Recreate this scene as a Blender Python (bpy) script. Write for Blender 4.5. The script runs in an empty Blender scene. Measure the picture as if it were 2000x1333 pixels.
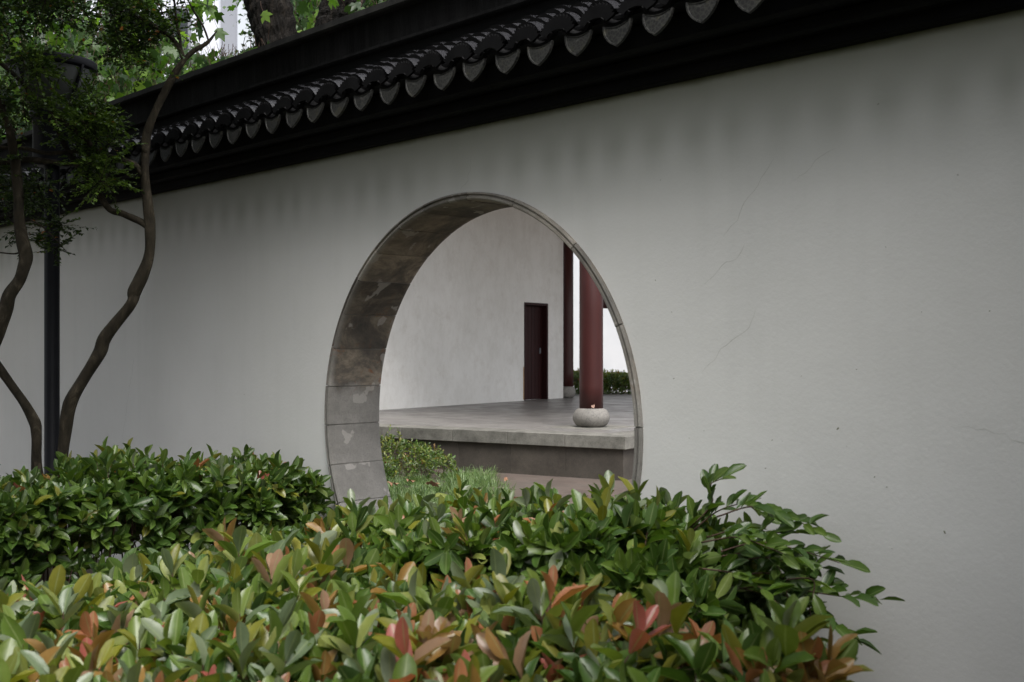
import bpy, bmesh, math, random
import numpy as np
from mathutils import Vector, Matrix
random.seed(7)
rng = np.random.default_rng(11)
C = bpy.context.scene.collection
S = bpy.context.scene
PI = math.pi
R = math.radians

# ------------------------------------------------------------------ camera
TH = 0.797
CAMZ = 1.66
FPX = 2168.6
cam_d = bpy.data.cameras.new('camera')
cam = bpy.data.objects.new('camera', cam_d)
C.objects.link(cam)
cam.location = (0, 0, CAMZ)
cam.rotation_euler = (PI/2, 0, TH)
cam_d.lens = FPX/2000*36
cam_d.sensor_width = 36
cam_d.shift_y = 0.0083
cam_d.clip_start = 0.05
cam_d.clip_end = 2000
cam_d.dof.use_dof = True
cam_d.dof.focus_distance = 7.6
cam_d.dof.aperture_fstop = 5.0
S.camera = cam

# ------------------------------------------------------------------ world, sun, exposure
SUN_EL, SUN_AZ = R(60), R(114)       # azimuth: compass-like angle measured from +Y clockwise
W = bpy.data.worlds.new('World')
S.world = W
W.use_nodes = True
nt = W.node_tree
nt.nodes.clear()
sky = nt.nodes.new('ShaderNodeTexSky')
sky.sky_type = 'NISHITA'
sky.sun_disc = False
sky.sun_elevation = SUN_EL
sky.sun_rotation = SUN_AZ
sky.air_density = 1.0
sky.dust_density = 4.0
hs = nt.nodes.new('ShaderNodeHueSaturation')
hs.inputs['Saturation'].default_value = 0.22
bg = nt.nodes.new('ShaderNodeBackground')
bg.inputs['Strength'].default_value = 0.11
wo = nt.nodes.new('ShaderNodeOutputWorld')
nt.links.new(sky.outputs[0], hs.inputs['Color'])
nt.links.new(hs.outputs[0], bg.inputs['Color'])
nt.links.new(bg.outputs[0], wo.inputs['Surface'])
sd = bpy.data.lights.new('sun', 'SUN')
sd.energy = 1.5
sd.angle = R(40)
sd.color = (1.0, 0.97, 0.93)
sun = bpy.data.objects.new('sun', sd)
C.objects.link(sun)
sdir = Vector((math.sin(SUN_AZ)*math.cos(SUN_EL), math.cos(SUN_AZ)*math.cos(SUN_EL), math.sin(SUN_EL)))
sun.rotation_euler = sdir.to_track_quat('Z', 'Y').to_euler()
S.view_settings.view_transform = 'Standard'
S.view_settings.look = 'None'
S.view_settings.gamma = 1.0
S.view_settings.use_curve_mapping = False
S.view_settings.exposure = 1.3

# ------------------------------------------------------------------ helpers
sT, cT = math.sin(TH), math.cos(TH)
def cam_pt(fw, r, z=0.0):
    return Vector((-fw*sT + r*cT, fw*cT + r*sT, z))
def pix(u, v, d):
    """real position of something seen at (u, v) of the 2000 px photo, d metres ahead"""
    return cam_pt(d, (u-1000)/FPX*d, CAMZ + (683.2-v)/FPX*d)

def tag(o, label=None, cat=None, group=None, kind=None):
    if label: o['label'] = label
    if cat: o['category'] = cat
    if group: o['group'] = group
    if kind: o['kind'] = kind
    return o
def empty(name, loc=(0, 0, 0), rz=0.0):
    o = bpy.data.objects.new(name, None)
    C.objects.link(o)
    o.location = loc
    o.rotation_euler = (0, 0, rz)
    o.empty_display_size = 0.2
    return o
def link(name, me, mat=None, parent=None, smooth=False):
    if mat is not None and not me.materials:
        me.materials.append(mat)
    o = bpy.data.objects.new(name, me)
    C.objects.link(o)
    if parent is not None:
        o.parent = parent
    if smooth:
        me.polygons.foreach_set('use_smooth', [True]*len(me.polygons))
    return o
def pyd(name, vs, fs, mat=None, parent=None, smooth=False):
    me = bpy.data.meshes.new(name)
    me.from_pydata([tuple(v) for v in vs], [], fs)
    me.update()
    return link(name, me, mat, parent, smooth)
def box_bm(bm, x0, x1, y0, y1, z0, z1, bev=0.0, M=None):
    vs = [bm.verts.new((x, y, z)) for z in (z0, z1) for y in (y0, y1) for x in (x0, x1)]
    idx = [(0, 2, 3, 1), (4, 5, 7, 6), (0, 1, 5, 4), (2, 6, 7, 3), (0, 4, 6, 2), (1, 3, 7, 5)]
    fs = [bm.faces.new([vs[i] for i in f]) for f in idx]
    if bev > 0:
        es = list({e for f in fs for e in f.edges})
        r = bmesh.ops.bevel(bm, geom=es, offset=bev, segments=1, affect='EDGES', profile=0.5)
        vs = list({v for f in r['faces'] for v in f.verts} | {v for v in vs if v.is_valid})
    if M is not None:
        bmesh.ops.transform(bm, matrix=M, verts=vs)
def box(name, x0, x1, y0, y1, z0, z1, mat, parent=None, bev=0.0):
    bm = bmesh.new()
    box_bm(bm, x0, x1, y0, y1, z0, z1, bev)
    me = bpy.data.meshes.new(name)
    bm.to_mesh(me); bm.free()
    return link(name, me, mat, parent)
def prism_x(name, prof, x0, x1, mat, parent=None, smooth=False, nx=1):
    """profile [(y, z)...] extruded along x, closed"""
    n = len(prof)
    vs = []; fs = []
    for i in range(nx+1):
        x = x0+(x1-x0)*i/nx
        vs += [(x, y, z) for y, z in prof]
    for i in range(nx):
        a = i*n; b = a+n
        for k in range(n):
            k2 = (k+1) % n
            fs.append((a+k, a+k2, b+k2, b+k))
    fs.append(tuple(range(n))[::-1]); fs.append(tuple(range(nx*n, nx*n+n)))
    return pyd(name, vs, fs, mat, parent, smooth)
def catmull(P, k=6):
    P = [Vector(p) for p in P]
    if len(P) < 3:
        return [P[0].lerp(P[-1], i/k) for i in range(k+1)]
    out = []
    Q = [P[0]*2-P[1]] + P + [P[-1]*2-P[-2]]
    for i in range(1, len(Q)-2):
        p0, p1, p2, p3 = Q[i-1], Q[i], Q[i+1], Q[i+2]
        for j in range(k):
            t = j/k
            out.append(0.5*((2*p1)+(p2-p0)*t+(2*p0-5*p1+4*p2-p3)*t*t+(3*p1-p0-3*p2+p3)*t**3))
    out.append(P[-1])
    return out
def tube_data(pts, rads, n=8, k=6, lump=0.0, seed=0, vs=None, fs=None):
    vs = [] if vs is None else vs
    fs = [] if fs is None else fs
    P = catmull(pts, k)
    m = len(P)
    rr = np.interp(np.linspace(0, len(rads)-1, m), range(len(rads)), rads)
    rs = np.random.default_rng(seed)
    base = len(vs)
    up = Vector((0.3, 0.2, 1)).normalized()
    ph = rs.random(4)*6.28
    t0 = (P[1]-P[0]).normalized()
    a = t0.cross(Vector((1, 0.1, 0.05)))
    if a.length < 1e-3: a = t0.cross(Vector((0, 1, 0)))
    a.normalize()
    for i, p in enumerate(P):
        t = (P[min(i+1, m-1)]-P[max(i-1, 0)]).normalized()
        a = (a-t*a.dot(t)).normalized()
        b = t.cross(a)
        for j in range(n):
            an = 2*PI*j/n
            r = rr[i]
            if lump:
                r *= 1+lump*(math.sin(2*an+ph[0]+i*.35)+.6*math.sin(3*an+ph[1]-i*.22)+.8*math.sin(i*.9+ph[2])*math.sin(an+ph[3]))
            vs.append(p+a*(r*math.cos(an))+b*(r*math.sin(an)))
    for i in range(m-1):
        for j in range(n):
            j2 = (j+1) % n
            fs.append((base+i*n+j, base+i*n+j2, base+(i+1)*n+j2, base+(i+1)*n+j))
    fs.append(tuple(base+j for j in range(n))[::-1])
    fs.append(tuple(base+(m-1)*n+j for j in range(n)))
    return vs, fs
def tube(name, pts, rads, mat, parent=None, n=10, k=6, lump=0.0, seed=0):
    vs, fs = tube_data(pts, rads, n, k, lump, seed)
    return pyd(name, vs, fs, mat, parent, True)
def lathe(name, prof, mat, parent=None, n=32, smooth=True):
    vs = []; fs = []
    m = len(prof)
    for j in range(n):
        a = 2*PI*j/n
        for r, z in prof:
            vs.append((r*math.cos(a), r*math.sin(a), z))
    for j in range(n):
        j2 = (j+1) % n
        for i in range(m-1):
            fs.append((j*m+i, j2*m+i, j2*m+i+1, j*m+i+1))
    fs.append(tuple(j*m for j in range(n))[::-1])
    fs.append(tuple(j*m+m-1 for j in range(n)))
    return pyd(name, vs, fs, mat, parent, smooth)

# ------------------------------------------------------------------ materials
def new_mat(name):
    m = bpy.data.materials.new(name)
    m.use_nodes = True
    n = m.node_tree
    b = n.nodes['Principled BSDF']
    return m, n, b
class NT:
    def __init__(s, tree): s.t = tree
    def n(s, typ, **kw):
        x = s.t.nodes.new(typ)
        for k, v in kw.items():
            if hasattr(x, k): setattr(x, k, v)
        return x
    def l(s, a, b): s.t.links.new(a, b)
    def noise(s, vec, scale, detail=4, rough=.55, dist=0.0):
        x = s.n('ShaderNodeTexNoise')
        x.inputs['Scale'].default_value = scale
        x.inputs['Detail'].default_value = detail
        x.inputs['Roughness'].default_value = rough
        x.inputs['Distortion'].default_value = dist
        if vec is not None: s.l(vec, x.inputs['Vector'])
        return x.outputs['Fac']
    def ramp(s, fac, stops):
        x = s.n('ShaderNodeValToRGB')
        cr = x.color_ramp
        while len(cr.elements) > 1: cr.elements.remove(cr.elements[-1])
        for i, (p, c) in enumerate(stops):
            e = cr.elements[0] if i == 0 else cr.elements.new(p)
            e.position = p
            e.color = (c, c, c, 1) if isinstance(c, (int, float)) else (*c, 1)
        s.l(fac, x.inputs['Fac'])
        return x.outputs['Color']
    def mix(s, fac, a, b, blend='MIX'):
        x = s.n('ShaderNodeMix', data_type='RGBA', blend_type=blend)
        for sock, v in ((x.inputs[0], fac), (x.inputs[6], a), (x.inputs[7], b)):
            if hasattr(v, 'links'): s.l(v, sock)
            elif isinstance(v, (int, float)) and sock == x.inputs[0]: sock.default_value = v
            else: sock.default_value = (*v, 1) if len(v) == 3 else v
        return x.outputs[2]
    def math(s, op, a, b=None, c=None, clamp=False):
        x = s.n('ShaderNodeMath', operation=op)
        x.use_clamp = clamp
        for i, v in enumerate((a, b, c)):
            if v is None: continue
            if hasattr(v, 'links'): s.l(v, x.inputs[i])
            else: x.inputs[i].default_value = v
        return x.outputs[0]
    def mapping(s, vec, scale=(1, 1, 1), loc=(0, 0, 0)):
        x = s.n('ShaderNodeMapping')
        x.inputs['Scale'].default_value = scale
        x.inputs['Location'].default_value = loc
        s.l(vec, x.inputs['Vector'])
        return x.outputs[0]
    def bump(s, h, strength=.3, dist=.01, normal=None):
        x = s.n('ShaderNodeBump')
        x.inputs['Strength'].default_value = strength
        x.inputs['Distance'].default_value = dist
        s.l(h, x.inputs['Height'])
        if normal is not None: s.l(normal, x.inputs['Normal'])
        return x.outputs[0]
    def pos(s):
        g = s.n('ShaderNodeNewGeometry')
        return g.outputs['Position']
    def sep(s, v):
        x = s.n('ShaderNodeSeparateXYZ')
        s.l(v, x.inputs[0])
        return x.outputs

def plain(name, col, rough=.6, col2=None, scale=8, bump=.0, bdist=.005, spec=.5, metallic=0, stretch=(1, 1, 1), coat=0):
    m, t, b = new_mat(name)
    N = NT(t)
    v = N.mapping(N.pos(), stretch)
    if col2 is not None:
        f = N.noise(v, scale, 6, .6)
        N.l(N.ramp(f, [(.32, col), (.68, col2)]), b.inputs['Base Color'])
    else:
        b.inputs['Base Color'].default_value = (*col, 1)
    b.inputs['Roughness'].default_value = rough
    b.inputs['Specular IOR Level'].default_value = spec
    b.inputs['Metallic'].default_value = metallic
    if coat: b.inputs['Coat Weight'].default_value = coat
    if bump:
        h = N.noise(v, scale*4, 8, .65)
        N.l(N.bump(h, bump, bdist), b.inputs['Normal'])
    return m

WTOP = CAMZ+1.134
DRIP0, DRIPS = -3.345, 0.2128
def wall_plaster():
    m, t, b = new_mat('white_plaster_outer')
    N = NT(t)
    P = N.pos()
    x, y, z = N.sep(P)
    big = N.noise(P, .55, 3, .5)
    fine = N.noise(P, 9, 6, .6)
    base = N.ramp(big, [(.3, (.715, .712, .700)), (.7, (.81, .805, .79))])
    base = N.mix(N.math('MULTIPLY', fine, .10), base, (.45, .45, .42))
    # vertical rain streaks
    st = N.noise(N.mapping(P, (7, 7, .45)), 1.0, 5, .6)
    base = N.mix(N.ramp(st, [(.5, 0.0), (.85, .12)]), base, (.42, .43, .40))
    # drip stains below the eave: one soft tongue per drip tile
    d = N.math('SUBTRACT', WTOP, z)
    wob = N.noise(N.mapping(P, (1.6, 1, .3)), 1.0, 3, .5)
    ph = N.math('MULTIPLY', N.math('ADD', N.math('SUBTRACT', x, DRIP0), N.math('MULTIPLY', wob, .16)), 2*PI/DRIPS)
    co = N.math('MULTIPLY_ADD', N.math('COSINE', ph), .5, .5)
    hump = N.math('MULTIPLY', N.math('SMOOTH_MAX', co, 0, .1), 1)
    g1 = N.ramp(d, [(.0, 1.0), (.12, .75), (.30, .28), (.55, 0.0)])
    tongue = N.ramp(d, [(.10, 0.0), (.23, 1.0), (.28, .85), (.42, 0.0)])
    amp = N.ramp(N.noise(N.mapping(P, (.9, 1, .2), (3, 0, 0)), 1.2, 3, .5), [(.35, .25), (.65, 1.0)])
    tg = N.math('MULTIPLY', N.math('MULTIPLY', tongue, hump), amp)
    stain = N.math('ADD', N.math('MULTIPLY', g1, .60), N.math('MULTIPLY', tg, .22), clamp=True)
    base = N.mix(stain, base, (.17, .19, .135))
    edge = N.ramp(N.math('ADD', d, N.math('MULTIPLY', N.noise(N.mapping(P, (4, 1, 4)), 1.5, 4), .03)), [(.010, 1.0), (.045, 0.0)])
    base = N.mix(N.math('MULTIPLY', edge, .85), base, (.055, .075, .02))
    # blotchy darker tone towards the ground
    low = N.ramp(z, [(.0, .6), (.5, 0.0)])
    base = N.mix(N.math('MULTIPLY', low, N.noise(P, 3, 5)), base, (.30, .29, .24))
    # pock marks
    vo = N.n('ShaderNodeTexVoronoi'); vo.inputs['Scale'].default_value = 3.3
    N.l(P, vo.inputs['Vector'])
    pk = N.ramp(vo.outputs['Distance'], [(.008, .6), (.014, 0.0)])
    base = N.mix(N.math('MULTIPLY', pk, .7), base, (.12, .12, .09))
    N.l(base, b.inputs['Base Color'])
    b.inputs['Roughness'].default_value = .85
    b.inputs['Specular IOR Level'].default_value = .2
    h = N.math('ADD', N.math('MULTIPLY', N.noise(P, 2.2, 5, .5), 1.0), N.math('MULTIPLY', N.noise(P, 60, 4, .6), .12))
    N.l(N.bump(h, .35, .02), b.inputs['Normal'])
    return m
def rear_plaster():
    m, t, b = new_mat('white_plaster_rear')
    N = NT(t)
    P = N.pos()
    x, y, z = N.sep(P)
    base = N.ramp(N.noise(P, .6, 5, .6), [(.3, (.68, .67, .64)), (.7, (.80, .79, .765))])
    st = N.noise(N.mapping(P, (3, 3, 1.6)), 1.6, 9, .8)
    base = N.mix(N.ramp(st, [(.45, 0.0), (.75, .35)]), base, (.44, .41, .36))
    base = N.mix(N.ramp(N.noise(P, 2.3, 8, .8), [(.52, 0.0), (.72, .30)]), base, (.42, .37, .31))
    N.l(base, b.inputs['Base Color'])
    b.inputs['Roughness'].default_value = .9
    N.l(N.bump(N.noise(P, 14, 8, .7), .3, .01), b.inputs['Normal'])
    return m
def gate_stone():
    m, t, b = new_mat('gate_stone')
    N = NT(t)
    P = N.pos()
    x, y, z = N.sep(P)
    oi = N.n('ShaderNodeObjectInfo')
    gr = N.ramp(N.noise(P, 4.5, 9, .75), [(.32, (.21, .20, .182)), (.68, (.37, .352, .325))])
    sp = N.noise(P, 110, 3, .7)
    gr = N.mix(N.ramp(sp, [(.55, 0.0), (.68, .5)]), gr, (.13, .125, .12))
    # brown and rust weathering grows with height on the lining
    brown = N.ramp(N.noise(N.mapping(P, (1, .8, 1.3)), 3.2, 9, .72, .5), [(.36, (.045, .040, .036)), (.48, (.11, .092, .072)), (.55, (.20, .165, .125)), (.66, (.32, .275, .215))])
    hz = N.math('ADD', z, N.math('MULTIPLY', N.math('SUBTRACT', N.noise(P, 4, 6, .6), .5), .35))
    fz = N.ramp(N.math('MULTIPLY', hz, .25), [(1.40/4, 0.0), (1.47/4, .95)])
    yf = N.ramp(N.math('ADD', N.math('SUBTRACT', y, 3.8), .1), [(.085, .38), (.115, 1.0)])
    fz = N.math('MULTIPLY', fz, yf)
    col = N.mix(fz, gr, brown)
    rust = N.ramp(N.noise(N.mapping(P, (1, 1, 1), (5, 2, 1)), 9, 8, .8, .6), [(.57, 0.0), (.63, .8)])
    rz = N.ramp(N.math('MULTIPLY', z, .25), [(1.35/4, 0.0), (1.45/4, 1.0), (1.72/4, 1.0), (2.0/4, .15), (2.4/4, .03)])
    col = N.mix(N.math('MULTIPLY', rust, rz), col, (.20, .085, .035))
    # each stone a little different
    hsv = N.n('ShaderNodeHueSaturation')
    N.l(col, hsv.inputs['Color'])
    N.l(N.math('MULTIPLY_ADD', oi.outputs['Random'], .75, .62), hsv.inputs['Value'])
    pit = N.ramp(N.noise(P, 38, 5, .8), [(.62, 0.0), (.70, .7)])
    patch = N.ramp(N.noise(N.mapping(P, (1, 1, 1), (9, 4, 2)), 7, 3, .5), [(.63, 0.0), (.65, .55)])
    col = N.mix(pit, hsv.outputs[0], (.07, .065, .06))
    col = N.mix(patch, col, (.40, .38, .35))
    N.l(col, b.inputs['Base Color'])
    b.inputs['Roughness'].default_value = .7
    h = N.math('ADD', N.noise(P, 8, 8, .7), N.math('MULTIPLY', sp, .25))
    N.l(N.bump(h, .5, .008), b.inputs['Normal'])
    return m
def granite(name, a, bcol, spk=.09, scale=150):
    m, t, b = new_mat(name)
    N = NT(t)
    P = N.pos()
    oi = N.n('ShaderNodeObjectInfo')
    c = N.ramp(N.noise(P, 3.5, 8, .75), [(.36, a), (.66, bcol)])
    c = N.mix(N.ramp(N.noise(P, scale, 2, .6), [(.52, 0.0), (.62, .6)]), c, (spk, spk, spk))
    hsv = N.n('ShaderNodeHueSaturation')
    N.l(c, hsv.inputs['Color'])
    N.l(N.math('MULTIPLY_ADD', oi.outputs['Random'], .3, .85), hsv.inputs['Value'])
    N.l(hsv.outputs[0], b.inputs['Base Color'])
    b.inputs['Roughness'].default_value = .75
    N.l(N.bump(N.noise(P, scale*.6, 3, .6), .3, .004), b.inputs['Normal'])
    return m
def floor_tiles():
    m, t, b = new_mat('porch_floor')
    N = NT(t)
    tc = N.n('ShaderNodeTexCoord')
    P = tc.outputs['Object']
    br = N.n('ShaderNodeTexBrick')
    br.offset = .5
    N.l(P, br.inputs['Vector'])
    br.inputs['Scale'].default_value = 1
    br.inputs['Brick Width'].default_value = .8
    br.inputs['Row Height'].default_value = .4
    br.inputs['Mortar Size'].default_value = .006
    br.inputs['Color1'].default_value = (.12, .112, .108, 1)
    br.inputs['Color2'].default_value = (.165, .155, .148, 1)
    br.inputs['Mortar'].default_value = (.07, .065, .06, 1)
    c = N.mix(N.ramp(N.noise(N.mapping(P, (.35, 2.4, 1)), 1.5, 6, .6), [(.42, 0.0), (.7, .5)]), br.outputs['Color'], (.24, .226, .21))
    N.l(c, b.inputs['Base Color'])
    N.l(N.ramp(N.noise(P, 2.5, 5), [(.35, .30), (.65, .55)]), b.inputs['Roughness'])
    N.l(N.bump(br.outputs['Fac'], -.3, .004), b.inputs['Normal'])
    return m
def court_paving():
    m, t, b = new_mat('court_paving')
    N = NT(t)
    P = N.pos()
    v = N.n('ShaderNodeVectorRotate'); v.rotation_type = 'Z_AXIS'
    v.inputs['Angle'].default_value = -.2
    N.l(P, v.inputs['Vector'])
    br = N.n('ShaderNodeTexBrick')
    N.l(v.outputs[0], br.inputs['Vector'])
    br.inputs['Scale'].default_value = 1
    br.inputs['Brick Width'].default_value = .24
    br.inputs['Row Height'].default_value = .12
    br.inputs['Mortar Size'].default_value = .006
    br.inputs['Color1'].default_value = (.085, .064, .054, 1)
    br.inputs['Color2'].default_value = (.125, .096, .082, 1)
    br.inputs['Mortar'].default_value = (.06, .05, .045, 1)
    c = N.mix(N.ramp(N.noise(P, 1.4, 6), [(.4, 0.0), (.7, .5)]), br.outputs['Color'], (.11, .10, .085))
    N.l(c, b.inputs['Base Color'])
    b.inputs['Roughness'].default_value = .55
    N.l(N.bump(br.outputs['Fac'], -.5, .006), b.inputs['Normal'])
    return m
def leaf_mat(name, gloss=.38, trans=.3, rib=True, spec=.5, back=(1.25, 1.2, 1.3)):
    m, t, b = new_mat(name)
    N = NT(t)
    at = N.n('ShaderNodeAttribute'); at.attribute_name = 'Col'
    col = at.outputs['Color']
    P = N.pos()
    if rib:
        mid = N.ramp(at.outputs['Alpha'], [(.0, .55), (.13, 0.0)])
        col = N.mix(mid, col, (.30, .36, .16))
        col = N.mix(N.math('MULTIPLY', N.noise(P, 60, 4, .6), .35), col, (.02, .035, .01))
    g = N.n('ShaderNodeNewGeometry')
    bk = N.n('ShaderNodeMix', data_type='RGBA', blend_type='MULTIPLY')
    N.l(g.outputs['Backfacing'], bk.inputs[0]); N.l(col, bk.inputs[6]); bk.inputs[7].default_value = (*back, 1)
    N.l(bk.outputs[2], b.inputs['Base Color'])
    N.l(N.math('MULTIPLY_ADD', g.outputs['Backfacing'], .3, gloss), b.inputs['Roughness'])
    b.inputs['Specular IOR Level'].default_value = spec
    if rib:
        N.l(N.bump(N.noise(P, 45, 4, .6), .25, .004), b.inputs['Normal'])
    tr = N.n('ShaderNodeBsdfTranslucent')
    N.l(N.mix(1.0, col, (1.5, 1.6, .7), 'MULTIPLY'), tr.inputs['Color'])
    mx = N.n('ShaderNodeMixShader'); mx.inputs[0].default_value = trans
    N.l(b.outputs[0], mx.inputs[1]); N.l(tr.outputs[0], mx.inputs[2])
    N.l(mx.outputs[0], t.nodes['Material Output'].inputs['Surface'])
    return m
def bark_mat(name, a, bcol, c3, scale=14, bump=.8, bd=.02, zs=.3):
    m, t, b = new_mat(name)
    N = NT(t)
    P = N.pos()
    v = N.mapping(P, (1, 1, zs))
    f = N.noise(v, scale, 8, .7, .6)
    c = N.ramp(f, [(.3, a), (.55, bcol), (.75, c3)])
    N.l(c, b.inputs['Base Color'])
    b.inputs['Roughness'].default_value = .9
    b.inputs['Specular IOR Level'].default_value = .25
    N.l(N.bump(f, bump, bd), b.inputs['Normal'])
    return m

M = {}
M['wall'] = wall_plaster()
M['rear'] = rear_plaster()
M['stone'] = gate_stone()
M['black'] = plain('black_paint', (.0035, .0035, .0038), .65, (.0065, .0065, .007), 3, .25, .006, spec=.10)
M['ridge'] = plain('weathered_black_ridge', (.003, .003, .0033), .75, (.013, .013, .0135), 3.2, .6, .008, stretch=(7, 7, .6), spec=.12)
M['cap'] = plain('ridge_cap', (.006, .006, .006), .8, (.026, .026, .024), 6, .6, .006, spec=.2)
M['tile'] = plain('dark_roof_tile', (.018, .018, .021), .27, (.034, .034, .038), 7, .2, .003, spec=.9)
M['tile_shade'] = plain('dark_roof_tile_shaded', (.003, .003, .0035), .6, (.007, .007, .0075), 9, .3, .003, spec=.15)  # tile colour darkened to paint in the shade between the steps
def drip_mat():
    m, t, b = new_mat('drip_tile_relief')
    N = NT(t)
    P = N.pos()
    vo = N.n('ShaderNodeTexVoronoi'); vo.feature = 'DISTANCE_TO_EDGE'
    vo.inputs['Scale'].default_value = 62
    N.l(N.mapping(P, (1, 1, 1)), vo.inputs['Vector'])
    f = N.ramp(vo.outputs['Distance'], [(.02, 0.0), (.16, 1.0)])
    c = N.mix(f, (.027, .027, .023), (.003, .003, .003))
    c = N.mix(N.ramp(N.noise(P, 20, 4), [(.6, 0.0), (.75, .5)]), c, (.05, .046, .02))
    N.l(c, b.inputs['Base Color'])
    b.inputs['Roughness'].default_value = .6
    N.l(N.bump(f, -.9, .004), b.inputs['Normal'])
    return m
M['drip'] = drip_mat()
M['fan'] = plain('fan_tile_clay', (.0022, .0022, .0025), .75, (.006, .006, .0065), 9, .3, .003, spec=.08)
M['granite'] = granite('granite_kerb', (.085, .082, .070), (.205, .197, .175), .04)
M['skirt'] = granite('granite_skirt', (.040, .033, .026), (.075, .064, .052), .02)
M['ball'] = granite('granite_drum', (.17, .16, .145), (.27, .255, .23), .07, 70)
M['floor'] = floor_tiles()
M['paving'] = court_paving()
M['red'] = plain('dark_red_lacquer', (.034, .0075, .007), .45, (.050, .011, .0095), 2.5, .06, .004, stretch=(3, 3, .4), spec=.35)
M['door'] = plain('dark_red_door', (.020, .005, .005), .6, (.032, .008, .008), 4, .2, .004, stretch=(5, 5, .3), spec=.2)
M['wood'] = plain('chipped_wood', (.28, .16, .08), .8, (.40, .26, .15), 30)
M['white'] = plain('white_render', (.56, .575, .60), .85, (.66, .67, .69), .5)
M['soffit'] = plain('porch_ceiling', (.50, .44, .42), .8, (.56, .51, .47), 2)
M['roof'] = plain('grey_roof', (.05, .05, .055), .6, (.08, .08, .085), 3, .3)
M['post'] = plain('lamp_black', (.0045, .005, .0075), .5, (.008, .0085, .012), 5, spec=.2)
M['soil'] = plain('soil', (.035, .027, .018), .95, (.075, .06, .042), 5, .9, .03)
M['litter'] = plain('leaf_litter', (.20, .10, .055), .85, (.33, .19, .12), 30, .3)
M['bark'] = bark_mat('smooth_brown_bark', (.011, .009, .006), (.034, .028, .018), (.115, .095, .068), 16, .9, .012, .5)
M['plane_bark'] = bark_mat('furrowed_bark', (.002, .0016, .0013), (.010, .0078, .006), (.045, .034, .024), 12, 1.0, .08, .3)
M['twig'] = plain('hedge_twig', (.045, .022, .014), .8, (.075, .04, .025), 20)
M['leaf'] = leaf_mat('broad_leaf', .33, .27)
M['small_leaf'] = leaf_mat('small_leaf', .42, .28, rib=False)
M['plane_leaf'] = leaf_mat('lobed_leaf', .45, .42, rib=False)
M['grass'] = leaf_mat('grass_blade', .45, .25, rib=False)
M['facade'] = plain('pale_facade', (.62, .65, .72), .8, (.68, .70, .77), .5)
M['facade2'] = plain('grey_facade', (.48, .50, .56), .8, (.52, .54, .60), .5)
M['frame'] = plain('window_frame', (.18, .19, .21), .5)
def glass_mat(name, col, rough, alpha_mix):
    m, t, b = new_mat(name)
    b.inputs['Base Color'].default_value = (*col, 1)
    b.inputs['Roughness'].default_value = rough
    b.inputs['Transmission Weight'].default_value = alpha_mix
    b.inputs['IOR'].default_value = 1.3
    return m
M['pane'] = glass_mat('window_glass', (.03, .035, .04), .08, 0)
M['lampglass'] = glass_mat('dusty_lamp_glass', (.06, .066, .058), .45, .3)
M['patch'] = plain('repair_plaster', (.16, .15, .135), .9, (.28, .27, .25), 9)
M['crack'] = plain('crack_dark', (.42, .42, .39), .95)
M['lichen'] = plain('wall_scuff', (.16, .17, .10), .95)

# ------------------------------------------------------------------ GROUND
def sheet(name, pts, z, mat, kind='structure'):
    o = pyd(name, [(p[0], p[1], z) for p in pts], [tuple(range(len(pts)))], mat)
    tag(o, kind=kind)
    return o
g = sheet('ground', [(-400, -400), (400, -400), (400, 400), (-400, 400)], 0.0, M['soil'])
sheet('path', [(-5.42, -6), (-4.2, -6), (-4.2, 3.79), (-5.42, 3.79)], .006, M['paving'])
co = [cam_pt(8.9, 1.5), cam_pt(11.2, -0.9), cam_pt(15.1, -1.1), cam_pt(17.5, -3.4), cam_pt(38, -8), cam_pt(38, 14), cam_pt(12, 9)]
sheet('courtyard_pavement', [(p.x, p.y) for p in co], .008, M['paving'])

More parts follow.
